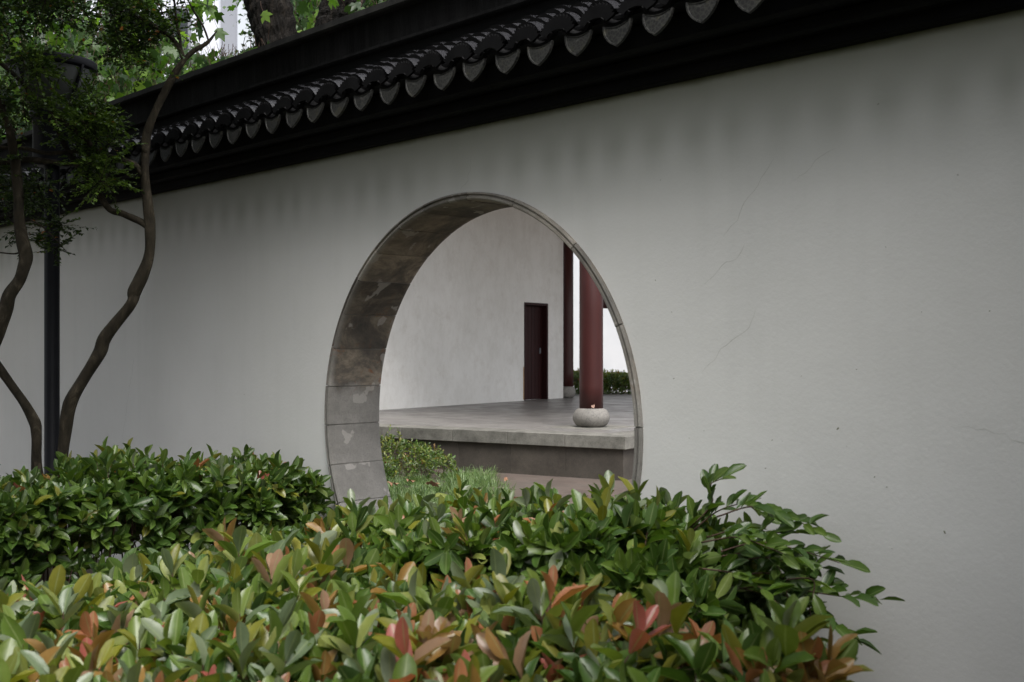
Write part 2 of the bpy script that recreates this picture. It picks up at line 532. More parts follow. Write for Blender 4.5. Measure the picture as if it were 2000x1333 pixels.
# ------------------------------------------------------------------ GARDEN WALL
YW, TW = 3.8, .347
GX, GZ, GR = -4.262, CAMZ-.391, 1.191
X0, X1 = -19.0, 6.0
wall = empty('garden_wall', (GX, YW, 0))
tag(wall, 'long white plastered garden wall pierced by a round moon gate under a black tiled coping', 'wall')
def P_(o):     # parts are written in world coordinates; the wall's Empty stands at its own base
    o.matrix_parent_inverse = Matrix.Translation((-GX, -YW, 0))
    return o
HR = GR-.012
n = 192
vs = []; fs = []
def ring_and_box(y):
    b = len(vs)
    bx0, bx1, bz0, bz1 = GX-1.7, GX+1.7, 0.0, WTOP
    for i in range(n):
        a = 2*PI*i/n
        vs.append((GX+HR*math.cos(a), y, GZ+HR*math.sin(a)))
    for i in range(n):
        a = 2*PI*i/n
        dx, dz = math.cos(a), math.sin(a)
        ts = []
        if dx > 1e-9: ts.append((bx1-GX)/dx)
        if dx < -1e-9: ts.append((bx0-GX)/dx)
        if dz > 1e-9: ts.append((bz1-GZ)/dz)
        if dz < -1e-9: ts.append((bz0-GZ)/dz)
        t = min(ts)
        vs.append((GX+t*dx, y, GZ+t*dz))
    # corners
    cs = {}
    for k, (cx_, cz_) in enumerate(((bx1, bz1), (bx0, bz1), (bx0, bz0), (bx1, bz0))):
        cs[k] = len(vs); vs.append((cx_, y, cz_))
    for i in range(n):
        j = (i+1) % n
        fs.append((b+i, b+j, b+n+j, b+n+i) if y == YW else (b+i, b+n+i, b+n+j, b+j))
        p, q = vs[b+n+i], vs[b+n+j]
        for k, (cx_, cz_) in enumerate(((bx1, bz1), (bx0, bz1), (bx0, bz0), (bx1, bz0))):
            on = lambda w, A, B: abs(w[0]-A) < 1e-6 or abs(w[2]-B) < 1e-6
            if (abs(p[0]-cx_) < 1e-6 and abs(q[2]-cz_) < 1e-6 and abs(p[0]-q[0]) > 1e-6 and abs(p[2]-q[2]) > 1e-6 and abs(q[0]-cx_) < .6) or \
               (abs(p[2]-cz_) < 1e-6 and abs(q[0]-cx_) < 1e-6 and abs(p[0]-q[0]) > 1e-6 and abs(p[2]-q[2]) > 1e-6 and abs(p[0]-cx_) < .6):
                fs.append((b+n+i, b+n+j, cs[k]))
    # flanks
    for xa, xb in ((X0, bx0), (bx1, X1)):
        q = len(vs)
        vs.extend([(xa, y, 0), (xb, y, 0), (xb, y, WTOP+.05), (xa, y, WTOP+.05)])
        fs.append((q, q+1, q+2, q+3))
    q = len(vs)
    vs.extend([(bx0, y, WTOP), (bx1, y, WTOP), (bx1, y, WTOP+.05), (bx0, y, WTOP+.05)])
    fs.append((q, q+1, q+2, q+3))
    return b
b0 = ring_and_box(YW)
b1 = ring_and_box(YW+TW)
for i in range(n):
    j = (i+1) % n
    fs.append((b0+i, b1+i, b1+j, b0+j))
P_(pyd('wall_face', vs, fs, M['wall'], wall))
# gate lining: stones
prof = [(1.194, YW+.0), (1.193, YW-.016), (1.184, YW-.021), (1.180, YW-.010), (1.174, YW-.009), (1.171, YW-.020),
        (1.160, YW-.021), (1.153, YW-.012), (1.1515, YW+.01), (1.1515, YW+TW-.01), (1.156, YW+TW+.012), (1.194, YW+TW+.016), (1.194, YW+TW)]
joints = [76, 65, 53.5, 42.5, 31, 20, 8.7, -2.6, -14.2, -25.5, -37, -48, -70, -92.5, -115, -137.5, -160, -182.5, -205, -227.5, -250, -267, -284]
joints = [180-j for j in joints]           # measured on the left jamb
for k in range(len(joints)-1):
    a0, a1 = joints[k], joints[k+1]
    gap = .14
    rr = random.uniform(-.0011, .0011)
    ns = max(3, int((a1-a0)/2.4))
    v2 = []; f2 = []
    m_ = len(prof)
    for i in range(ns+1):
        a = R(a0+gap+(a1-a0-2*gap)*i/ns)
        for (r_, y_) in prof:
            r3 = r_+(rr if r_ < 1.19 else 0)
            v2.append((GX+r3*math.cos(a), y_, GZ+r3*math.sin(a)))
    for i in range(ns):
        for q in range(m_-1):
            f2.append((i*m_+q, i*m_+q+1, (i+1)*m_+q+1, (i+1)*m_+q))
    f2.append(tuple(range(m_))[::-1]); f2.append(tuple(range(ns*m_, ns*m_+m_)))
    P_(pyd('gate_stone', v2, f2, M['stone'], wall))
# pale mortar bedding behind the stones, showing in the joints
vs = []; fs = []
for i in range(193):
    a = 2*PI*i/192
    for (r_, y_) in ((1.178, YW-.006), (1.156, YW-.006), (1.1545, YW+TW+.004), (1.178, YW+TW+.004)):
        vs.append((GX+r_*math.cos(a), y_, GZ+r_*math.sin(a)))
for i in range(192):
    for q in range(4):
        fs.append((i*4+q, i*4+(q+1) % 4, (i+1)*4+(q+1) % 4, (i+1)*4+q))
P_(pyd('mortar', vs, fs, M['patch'], wall, True))
# coping, bands, ridge
zc = CAMZ
YC = YW+TW/2
def both(prof_front):       # mirror the front profile on the far side of the wall
    return prof_front + [(2*YC-y, z) for y, z in reversed(prof_front)]
bandA = both([(3.752, zc+1.133), (3.745, zc+1.140), (3.745, zc+1.19), (3.80, zc+1.197)])
P_(prism_x('lower_band', bandA, X0, X1, M['black'], wall))
bandB = both([(3.745, zc+1.187), (3.69, zc+1.183), (3.672, zc+1.192), (3.672, zc+1.235), (3.70, zc+1.242), (3.80, zc+1.243)])
P_(prism_x('middle_band', bandB, X0, X1, M['black'], wall))
bandC = both([(3.69, zc+1.2435), (3.60, zc+1.236), (3.575, zc+1.246), (3.575, zc+1.335), (3.60, zc+1.35)])
P_(prism_x('eave_band', bandC, X0, X1, M['black'], wall))
bed = both([(3.47, zc+1.346), (3.47, zc+1.362), (3.735, zc+1.512)])
P_(prism_x('tile_bed', bed, X0, X1, M['tile_shade'], wall))
rb = both([(3.735, zc+1.48), (3.735, zc+1.632)])
P_(prism_x('ridge_base', rb, X0, X1, M['black'], wall))
lip = both([(3.70, zc+1.6325), (3.692, zc+1.640), (3.692, zc+1.655), (3.715, zc+1.662)])
P_(prism_x('ridge_lip', lip, X0, X1, M['ridge'], wall))
rt = both([(3.718, zc+1.6625), (3.712, zc+1.815)])
P_(prism_x('ridge_board', rt, X0, X1, M['ridge'], wall))
capf = both([(3.705, zc+1.8155), (3.660, zc+1.812), (3.650, zc+1.822), (3.655, zc+1.858), (3.70, zc+1.875)])
P_(prism_x('ridge_cap', capf, X0, X1, M['cap'], wall))

# roof tiles, built once and copied
slope = math.atan2(.150, .265)
def arch_mesh(name, rad, half, length, th, convex=True, seg=8):
    vs = []; fs = []
    for yy in (0, length):
        for rr_ in (rad, rad-th):
            for i in range(seg+1):
                a = PI/2+half-2*half*i/seg
                sgn = 1 if convex else -1
                lift = .007*(1-yy/length) if convex else .0
                vs.append((rr_*math.cos(a), yy, sgn*(rr_*math.sin(a)-rad)+lift))
    k = seg+1
    for i in range(seg):
        fs.append((i, i+1, 2*k+i+1, 2*k+i))                 # outer
        fs.append((k+i, 3*k+i, 3*k+i+1, k+i+1))             # inner
        fs.append((i, k+i, k+i+1, i+1))                     # lower lip
        fs.append((2*k+i, 2*k+i+1, 3*k+i+1, 3*k+i))
    fs.append((0, 2*k, 3*k, k)); fs.append((seg, k+seg, 3*k+seg, 2*k+seg))
    me = bpy.data.meshes.new(name)
    me.from_pydata(vs, [], fs); me.update()
    return me
cov = arch_mesh('cover_tile', .088, R(66), .10, .020)
cov.materials.append(M['tile']); cov.materials.append(M['tile_shade'])
for i_, p_ in enumerate(cov.polygons):
    if i_ % 4 != 0 or i_ >= 32: p_.material_index = 1  # lips and undersides get the tile colour with shadow painted in
pan = arch_mesh('pan_tile', .10, R(52), .14, .012, convex=False)
pan.materials.append(M['tile_shade']); pan.materials.append(M['fan'])
for i_, p_ in enumerate(pan.polygons):
    if i_ % 4 != 1 or i_ >= 32: p_.material_index = 1
# fan end plate with toothed edge
def fan_mesh():
    vs = []; fs = []
    ns = 28
    for y_ in (0, .012):
        for i in range(ns+1):
            a = PI-R(14)-(PI-2*R(14))*i/ns
            ro = .095+(.015 if i % 2 else 0.0)
            vs.append((ro*math.cos(a), y_-.0, ro*math.sin(a)*.86-.018))
        for i in range(ns+1):
            a = PI-R(14)-(PI-2*R(14))*i/ns
            ri = .052
            vs.append((1.15*ri*math.cos(a), y_, ri*math.sin(a)*.62-.022))
    k = ns+1
    for i in range(ns):
        fs.append((i, k+i, k+i+1, i+1))
        fs.append((2*k+i, 2*k+i+1, 3*k+i+1, 3*k+i))
        fs.append((i, i+1, 2*k+i+1, 2*k+i))
        fs.append((k+i, 3*k+i, 3*k+i+1, k+i+1))
    fs.append((0, 2*k, 3*k, k)); fs.append((ns, k+ns, 3*k+ns, 2*k+ns))
    me = bpy.data.meshes.new('fan_tile'); me.from_pydata(vs, [], fs); me.update()
    me.materials.append(M['fan'])
    return me
fan = fan_mesh()
def drip_mesh():
    # shield: concave top edge, sides bowing in to a point; a raised rim and a sunk field
    top = []; nseg = 8
    out = []
    hw, hh = .074, .100
    for i in range(nseg+1):
        x_ = -hw+2*hw*i/nseg
        out.append((x_, -.017*(1-(x_/hw)**2)))
    side = []
    for i in range(1, 7):
        t = i/6
        side.append((hw*(1-t**2.3)**.85 if t < 1 else 0, -hh*t))
    out += side
    out += [(-x_, z_) for x_, z_ in reversed(side[:-1])]
    cx_, cz_ = 0, -.040
    vs = []; fs = []
    k = len(out)
    ly = [(1.0, .014), (1.0, 0.0), (.88, 0.0), (.86, .0035)]
    for s_, y_ in ly:
        vs += [((x_-cx_)*s_+cx_, y_, (z_-cz_)*s_+cz_) for x_, z_ in out]
    for a_ in range(3):
        for i in range(k):
            j = (i+1) % k
            fs.append((a_*k+i, a_*k+j, (a_+1)*k+j, (a_+1)*k+i))
    vs.append((cx_, .001, cz_)); c_ = len(vs)-1
    for i in range(k):
        fs.append((3*k+i, 3*k+(i+1) % k, c_))
    fs.append(tuple(range(k)))
    me = bpy.data.meshes.new('drip_tile'); me.from_pydata(vs, [], fs); me.update()
    me.materials.append(M['drip'])
    return me
drip = drip_mesh()
def add_copy(name, me, mtx, parent, pinv):
    o = bpy.data.objects.new(name, me)
    C.objects.link(o)
    o.parent = parent
    o.matrix_parent_inverse = pinv
    o.matrix_basis = mtx
    return o
pinv = Matrix.Translation((-GX, -YW, 0))
k0, k1 = -32, 17
for k in range(k0, k1):
    xd = DRIP0+DRIPS*k
    j = lambda s: random.uniform(-s, s)
    # drip on the pan row
    Md = Matrix.Translation((xd+j(.004), 3.44+j(.004), zc+1.325+j(.004))) @ Matrix.Rotation(R(-8)+j(.05), 4, 'X') @ Matrix.Rotation(j(.06), 4, 'Y')
    add_copy('drip_tile', drip, Md, wall, pinv)
    for q in range(3):
        yy = 3.450+q*.085; zz = zc+1.357+(yy-3.448)*math.tan(slope)*.98-.03
        add_copy('pan_tile', pan, Matrix.Translation((xd, yy, zz-.014)) @ Matrix.Rotation(slope, 4, 'X') , wall, pinv)
    xc = xd+DRIPS/2
    add_copy('fan_tile', fan, Matrix.Translation((xc+j(.004), 3.432+j(.004), zc+1.352+j(.004))) @ Matrix.Rotation(R(-6)+j(.05), 4, 'X') @ Matrix.Rotation(j(.05), 4, 'Y'), wall, pinv)
    for q in range(5):
        yy = 3.452+q*.054; zz = zc+1.432+(yy-3.452)*math.tan(slope)
        add_copy('cover_tile', cov, Matrix.Translation((xc+j(.004), yy+j(.003), zz+j(.002))) @ Matrix.Rotation(slope-.24+j(.03), 4, 'X') @ Matrix.Rotation(j(.05), 4, 'Z') @ Matrix.Rotation(j(.04), 4, 'Y'), wall, pinv)

# hairline cracks and scuffs on the plaster (thin marks on the wall face)
def on_wall(u, v, lift=.0009):
    ph = math.atan((u-1000)/FPX)
    Y = YW-lift
    X = Y*math.tan(ph-TH)
    fw = -X*sT+Y*cT
    return Vector((X, Y, CAMZ+(683.2-v)/FPX*fw))
def crack(pts, w, mat, name='crack'):
    P = []
    for a, b_ in zip(pts[:-1], pts[1:]):
        A, B = on_wall(*a), on_wall(*b_)
        m_ = max(2, int((B-A).length/.025))
        for i in range(m_):
            p = A.lerp(B, i/m_)
            P.append(p+Vector((random.gauss(0, .004), 0, random.gauss(0, .003))))
    P.append(on_wall(*pts[-1]))
    vs = []; fs = []
    for i, p in enumerate(P):
        t = (P[min(i+1, len(P)-1)]-P[max(i-1, 0)]).normalized()
        nrm = Vector((-t.z, 0, t.x))
        ww = w*(.4+.8*random.random())*(.3 if i in (0, len(P)-1) else 1)
        vs += [p+nrm*ww, p-nrm*ww]
    for i in range(len(P)-1):
        fs.append((2*i, 2*i+1, 2*i+3, 2*i+2))
    return P_(pyd(name, vs, fs, mat, wall))
crack([(1512, 310), (1480, 362), (1453, 392), (1441, 430), (1412, 462)], .0008, M['crack'])
crack([(1632, 290), (1590, 315), (1574, 338), (1550, 354)], .0007, M['crack'])
crack([(1456, 478), (1438, 505), (1410, 522), (1375, 556)], .0009, M['crack'])
crack([(1478, 600), (1462, 640), (1420, 672), (1372, 728)], .0009, M['crack'])
crack([(917, 262), (921, 300), (916, 352), (898, 372)], .0008, M['crack'])
crack([(1876, 832), (1960, 850), (2010, 872)], .0007, M['crack'])
crack([(262, 700), (250, 780), (240, 850), (242, 870)], .0008, M['crack'])
for (u, v, s) in ((1346, 856, .006), (1375, 842, .005), (1508, 860, .006), (1528, 862, .004), (1495, 915, .008), (1708, 932, .008), (1732, 952, .007),
                  (1280, 548, .007), (1312, 610, .006), (1730, 483, .006), (1316, 740, .008), (1715, 204, .008), (1845, 1040, .012), (1673, 722, .006),
                  (1636, 838, .012), (1290, 352, .006), (1565, 735, .004), (1800, 610, .004), (1933, 608, .006), (1742, 1072, .004)):
    c0 = on_wall(u, v, .0012)
    m_ = 7; a0 = random.uniform(-1, 1); s *= .62
    vs = [c0+Vector((math.cos(a0)*math.cos(2*PI*i/m_)*s*random.uniform(.6, 1.1)-math.sin(a0)*math.sin(2*PI*i/m_)*s*.35, 0,
                     math.sin(a0)*math.cos(2*PI*i/m_)*s+math.cos(a0)*math.sin(2*PI*i/m_)*s*.35)) for i in range(m_)]
    P_(pyd('scuff_mark', vs, [tuple(range(m_))], M['lichen'], wall))

# ------------------------------------------------------------------ PORCH BEHIND THE GATE
PZ = .57
cor = cam_pt(13.9, 1.423)
fdir = (cam_pt(.57, -1)-cam_pt(0, 0)).normalized()         # along the front edge, leftwards
sdir2 = (cam_pt(2168, 1570)-cam_pt(0, 0)).normalized()      # along the side, away
rzp = math.atan2(fdir.y, fdir.x)
porch = empty('porch_hall', (cor.x, cor.y, 0))
tag(porch, 'open porch hall seen through the round gate with raised granite platform and white end wall', 'building')
MI = Matrix.Translation((-cor.x, -cor.y, 0))
def Q_(o):
    o.matrix_parent_inverse = MI
    return o
def loc(a, b):      # a metres along the front edge (left), b metres back
    return cor+fdir*a+sdir2*b
def slab(name, a0, a1, b0, b1, z0, z1, mat, parent=porch, bev=.0):
    bm = bmesh.new()
    vs = []
    for z in (z0, z1):
        for b_ in (b0, b1):
            for a in (a0, a1):
                p = loc(a, b_); vs.append(bm.verts.new((p.x, p.y, z)))
    idx = [(0, 2, 3, 1), (4, 5, 7, 6), (0, 1, 5, 4), (2, 6, 7, 3), (0, 4, 6, 2), (1, 3, 7, 5)]
    for f in idx: bm.faces.new([vs[i] for i in f])
    bmesh.ops.recalc_face_normals(bm, faces=bm.faces)
    if bev: bmesh.ops.bevel(bm, geom=list(bm.edges), offset=bev, segments=1, affect='EDGES')
    me = bpy.data.meshes.new(name); bm.to_mesh(me); bm.free()
    o = link(name, me, mat, parent)
    return Q_(o) if parent == porch else o
LB = 12.6
# kerb stones along the front and skirt stones under them
kl = .86
for i in range(10):
    z1 = PZ+random.uniform(-.002, .003)
    slab('kerb_stone', .002+i*kl, (i+1)*kl-.004, 0+random.uniform(-.003, .003), .46, PZ-.165, z1, M['granite'], bev=.006)
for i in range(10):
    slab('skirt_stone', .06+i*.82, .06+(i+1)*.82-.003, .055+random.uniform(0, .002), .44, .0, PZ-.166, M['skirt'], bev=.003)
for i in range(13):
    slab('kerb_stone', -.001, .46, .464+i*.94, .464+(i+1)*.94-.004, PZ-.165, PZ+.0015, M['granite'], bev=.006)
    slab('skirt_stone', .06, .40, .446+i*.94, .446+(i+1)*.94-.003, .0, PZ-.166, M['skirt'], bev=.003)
fl = slab('porch_floor', .462, 8.6, .462, LB, .1, PZ-.001, M['floor'])
ap = slab('floor_slab', .80, 1.75, .95, 1.85, PZ-.05, PZ+.002, M['granite'], bev=.003)
slab('kerb_stone', .47, 8.6, LB+.002, LB+.4, PZ-.16, PZ+.002, M['granite'], bev=.006)
# end wall of the hall (the white wall with the door)
w0 = cam_pt(24.9, 1.15); wd = cam_pt(2168, 1570).normalized()
wn = Vector((-wd.y, wd.x, 0))        # to the left, away from the porch
def wq(s, t_, z):                    # s metres towards the camera from the wall's far end, t_ into the wall
    p = w0-wd*s+wn*t_
    return (p.x, p.y, z)
door_c = cam_pt(24.1, .51)
sc = (w0-Vector((door_c.x, door_c.y, 0))).dot(wd)
# door left edge u=1024, right edge u=1070: solve s on the wall line
def s_of_u(u):
    lo, hi = -1.0, 14.0
    for _ in range(60):
        mid = (lo+hi)/2
        p = w0-wd*mid
        fw = -p.x*sT+p.y*cT; r = p.x*cT+p.y*sT
        if 1000+FPX*r/fw > u: lo = mid
        else: hi = mid
    return lo
sL, sR = s_of_u(1023.5), s_of_u(1070.5)
DH = 2.10
WH = 5.4
def wall_rect(name, s0, s1, z0, z1, t0, t1, mat, bev=0):
    vs = [wq(s, t_, z) for z in (z0, z1) for t_ in (t0, t1) for s in (s0, s1)]
    idx = [(0, 2, 3, 1), (4, 5, 7, 6), (0, 1, 5, 4), (2, 6, 7, 3), (0, 4, 6, 2), (1, 3, 7, 5)]
    bm = bmesh.new()
    bv = [bm.verts.new(v) for v in vs]
    for f in idx: bm.faces.new([bv[i] for i in f])
    bmesh.ops.recalc_face_normals(bm, faces=bm.faces)
    if bev: bmesh.ops.bevel(bm, geom=list(bm.edges), offset=bev, segments=1, affect='EDGES')
    me = bpy.data.meshes.new(name); bm.to_mesh(me); bm.free()
    return Q_(link(name, me, mat, porch))
bm = bmesh.new()
for (s0, s1, z0, z1) in ((0, sR, PZ-.3, WH), (sR, sL, PZ+DH, WH), (sL, 12, PZ-.3, WH)):
    vs = [bm.verts.new(wq(s, t_, z)) for z in (z0, z1) for t_ in (0, .3) for s in (s0, s1)]
    for f in [(0, 2, 3, 1), (4, 5, 7, 6), (0, 1, 5, 4), (2, 6, 7, 3), (0, 4, 6, 2), (1, 3, 7, 5)]:
        bm.faces.new([vs[i] for i in f])
bmesh.ops.remove_doubles(bm, verts=bm.verts, dist=.0005)
bmesh.ops.recalc_face_normals(bm, faces=bm.faces)
me = bpy.data.meshes.new('end_wall'); bm.to_mesh(me); bm.free()
Q_(link('end_wall', me, M['rear'], porch))
dr = wall_rect('door', sR+.055, sL-.055, PZ+.005, PZ+DH-.055, .14, .18, M['door'])
def child_of(o, p):
    o.parent = p
    o.matrix_parent_inverse = Matrix.Identity(4)
    return o
dw = (sL-sR)
for i in range(6):
    a = sR+.058+(dw-.116)*i/6; b_ = sR+.058+(dw-.116)*(i+1)/6-.008
    child_of(wall_rect('door_plank', a, b_, PZ+.01, PZ+DH-.06, .128, .139, M['door'], .003), dr)
child_of(wall_rect('door_handle', sR+.14, sR+.17, PZ+1.0, PZ+1.12, .095, .127, M['frame'], .004), dr)
wall_rect('door_frame', sR+.001, sR+.055, PZ, PZ+DH-.001, -.006, .18, M['door'], .004)
wall_rect('door_frame', sL-.055, sL-.001, PZ, PZ+DH-.001, -.006, .18, M['door'], .004)
wall_rect('door_lintel', sR+.056, sL-.056, PZ+DH-.054, PZ+DH-.001, -.006, .18, M['door'], .004)
wall_rect('chipped_edge', sL+.0, sL+.035, PZ+.02, PZ+.72, -.004, .01, M['wood'], .002)
# columns on stone drums
def column(x, y, rad, rb_, hb, top, lab=None):
    cl = lathe('column', [(rad, PZ+hb-.01), (rad*1.0, PZ+hb+.3), (rad*.995, PZ+1.6), (rad*.98, top)], M['red'], porch, 48)
    cl.matrix_parent_inverse = Matrix.Identity(4)
    cl.matrix_parent_inverse = MI
    cl.location = (x, y, 0)
    prof = []
    for i in range(13):
        a = -PI/2+PI*i/12
        s_ = -1+2*i/12
        rr_ = rb_*(math.sqrt(1-(.72*s_)**2)-(.10 if abs(s_) > .99 else 0))
        prof.append((rr_, hb/2+hb/2*s_))
    dm = lathe('stone_drum', [(p[0], PZ+p[1]) for p in prof], M['ball'], cl, 40)
    return cl
p1 = cam_pt(15.65, 1.117)
c1 = column(p1.x, p1.y, .168, .262, .27, 5.1)
p2 = cam_pt(25.05, 1.262)
column(p2.x, p2.y, .125, .172, .27, 5.1)
p3 = cam_pt(26.0, 1.95)
column(p3.x, p3.y, .125, .172, .27, 5.1)
# chipped paint at the foot of the near column
vs = []; fs = []
base_a = math.atan2(-p1.y, -p1.x)
for k, (ao, z_, w_, h_) in enumerate(((.02, .295, .055, .028), (.17, .300, .05, .03), (.11, .285, .06, .012))):
    q = len(vs)
    for dz in (0, h_):
        for i in range(5):
            a = base_a+ao+w_*2.2*(i/4)
            vs.append((.1692*math.cos(a), .1692*math.sin(a), PZ+z_-.01+dz+random.uniform(-.005, .005)))
    for i in range(4):
        fs.append((q+i, q+i+1, q+5+i+1, q+5+i))
pyd('paint_chip', vs, fs, plain('chip', (.42, .25, .19), .9, (.5, .33, .26), 60), c1)
# beams and roof
def beam(name, A, B, w_, z0, z1, mat):
    A = Vector((A.x, A.y, 0)); B = Vector((B.x, B.y, 0))
    d = (B-A).normalized(); n_ = Vector((-d.y, d.x, 0))*w_/2
    vs = [(*(p+s*n_).xy, z) for z in (z0, z1) for p in (A, B) for s in (-1, 1)]
    return Q_(pyd(name, vs, [(0, 1, 3, 2), (4, 6, 7, 5), (0, 4, 5, 1), (2, 3, 7, 6), (0, 2, 6, 4), (1, 5, 7, 3)], mat, porch))
beam('beam', p3+Vector((0, 0, 0)), cam_pt(25.2, 5.2), .12, 2.62, 2.9, M['red'])
beam('eave_beam', loc(-.4, 2.4), loc(6, 2.4), .2, 5.1, 5.39, M['red'])
beam('eave_beam', p1, cam_pt(25.8, 8.3), .2, 5.101, 5.38, M['red'])
slab('ceiling', -.3, 9.5, 1.2, 12.6, 5.402, 5.46, M['soffit'])
slab('roof_slope', -.5, 9.6, 1.0, 12.9, 5.462, 5.62, M['roof'])

# far white wall and clipped hedge behind the porch
fw_ = empty('white_wall', cam_pt(33, 3))
tag(fw_, 'bright white courtyard wall behind the clipped hedge beyond the red columns', 'wall')
A = cam_pt(35.5, -4); B = cam_pt(31.0, 14)
d = (B-A).normalized(); n_ = Vector((-d.y, d.x, 0))
if n_.y < 0: n_ = -n_
vs = [(*(p+s*n_*.3).xy, z) for z in (0, 6.2) for p in (A, B) for s in (0, 1)]
o = pyd('wall_face', vs, [(0, 1, 3, 2), (4, 6, 7, 5), (0, 4, 5, 1), (2, 3, 7, 6), (0, 2, 6, 4), (1, 5, 7, 3)], M['white'], fw_)
o.matrix_parent_inverse = Matrix.Translation(-fw_.location)
vs = [(*(p+s*n_).xy, z) for z in (6.201, 6.35) for p in (A, B) for s in (-.15, .45)]
o = pyd('wall_coping', vs, [(0, 1, 3, 2), (4, 6, 7, 5), (0, 4, 5, 1), (2, 3, 7, 6), (0, 2, 6, 4), (1, 5, 7, 3)], M['black'], fw_)
o.matrix_parent_inverse = Matrix.Translation(-fw_.location)

# ------------------------------------------------------------------ LEAVES
def leaf_template(kind, variant=0):
    """returns verts (x across, y along, z up), faces, alpha (0 midrib .. 1 edge)"""
    vr = np.random.default_rng(variant+3)
    if kind == 'broad':
        ts = [0, .14, .34, .58, .80, .93, 1]
        wd_ = [0, .34, .82, 1.0, .80, .42, 0]
        curl = vr.uniform(-.10, .22); fold = vr.uniform(.18, .45); side = vr.uniform(-.06, .06)
        V = []; Al = []; F = []
        V.append((0, 0, 0)); Al.append(0)
        for t, w in zip(ts[1:-1], wd_[1:-1]):
            zc_ = -curl*t*t + .10*t
            xc = side*math.sin(t*PI)
            wv = .018*math.sin(t*17+variant)
            for s in (-1, 0, 1):
                V.append((xc+s*w*.5, t, zc_+abs(s)*w*.5*fold*(1-.4*t)+(wv if s else 0))); Al.append(abs(s))
        V.append((0, 1, -curl+.10)); Al.append(0)
        k = len(ts)-2
        F.append((0, 2, 1)); F.append((0, 3, 2))
        for i in range(k-1):
            a = 1+3*i
            F.append((a, a+1, a+4, a+3)); F.append((a+1, a+2, a+5, a+4))
        a = 1+3*(k-1); e = len(V)-1
        F.append((a, a+1, e)); F.append((a+1, a+2, e))
        return np.array(V), F, np.array(Al)
    if kind == 'small':
        V = [(0, 0, 0), (-.5, .5, .10), (0, .5, 0), (.5, .5, .10), (0, 1, -.08)]
        F = [(0, 2, 1), (0, 3, 2), (1, 2, 4), (2, 3, 4)]
        return np.array(V), F, np.array([0, 1, 0, 1, 0])
    if kind == 'lobed':
        # five-pointed maple-like outline
        ang = [-150, -118, -100, -78, -52, -38, -22, 0, 22, 38, 52, 78, 100, 118, 150]
        rad = [.42, .52, .34, .62, .88, .50, .56, 1.02, .56, .50, .88, .62, .34, .52, .42]
        jig = vr.uniform(.9, 1.1, len(ang))
        V = [(0, .30, 0.0), (0, 0.0, .02)]
        for a, r_, j in zip(ang, rad, jig):
            x_ = r_*j*math.sin(R(a))*.62; y_ = .30+r_*j*math.cos(R(a))*.68
            V.append((x_, y_, .13*abs(x_)-.14*r_*r_+.04*math.sin(a*.1+variant)))
        m_ = len(ang)
        F = [(0, 2+i+1, 2+i) for i in range(m_-1)]
        F += [(0, 2, 1), (0, 1, 1+m_)]
        return np.array(V), F, np.ones(len(V))
    if kind == 'blade':
        V = []; F = []
        cv = .35+.25*variant
        for i, t in enumerate((0, .35, .7)):
            for s in (-1, 1):
                V.append((s*.5*(1-.5*t), t*(1-.25*cv*t), .9*t-cv*t*t))
        V.append((0, 1-.25*cv, .9-cv*1.25))
        F = [(0, 1, 3, 2), (2, 3, 5, 4), (4, 5, 6)]
        return np.array(V), F, np.ones(7)
TPL = {k: [leaf_template(k, v) for v in range(nv)] for k, nv in (('broad', 5), ('small', 1), ('lobed', 4), ('blade', 3))}

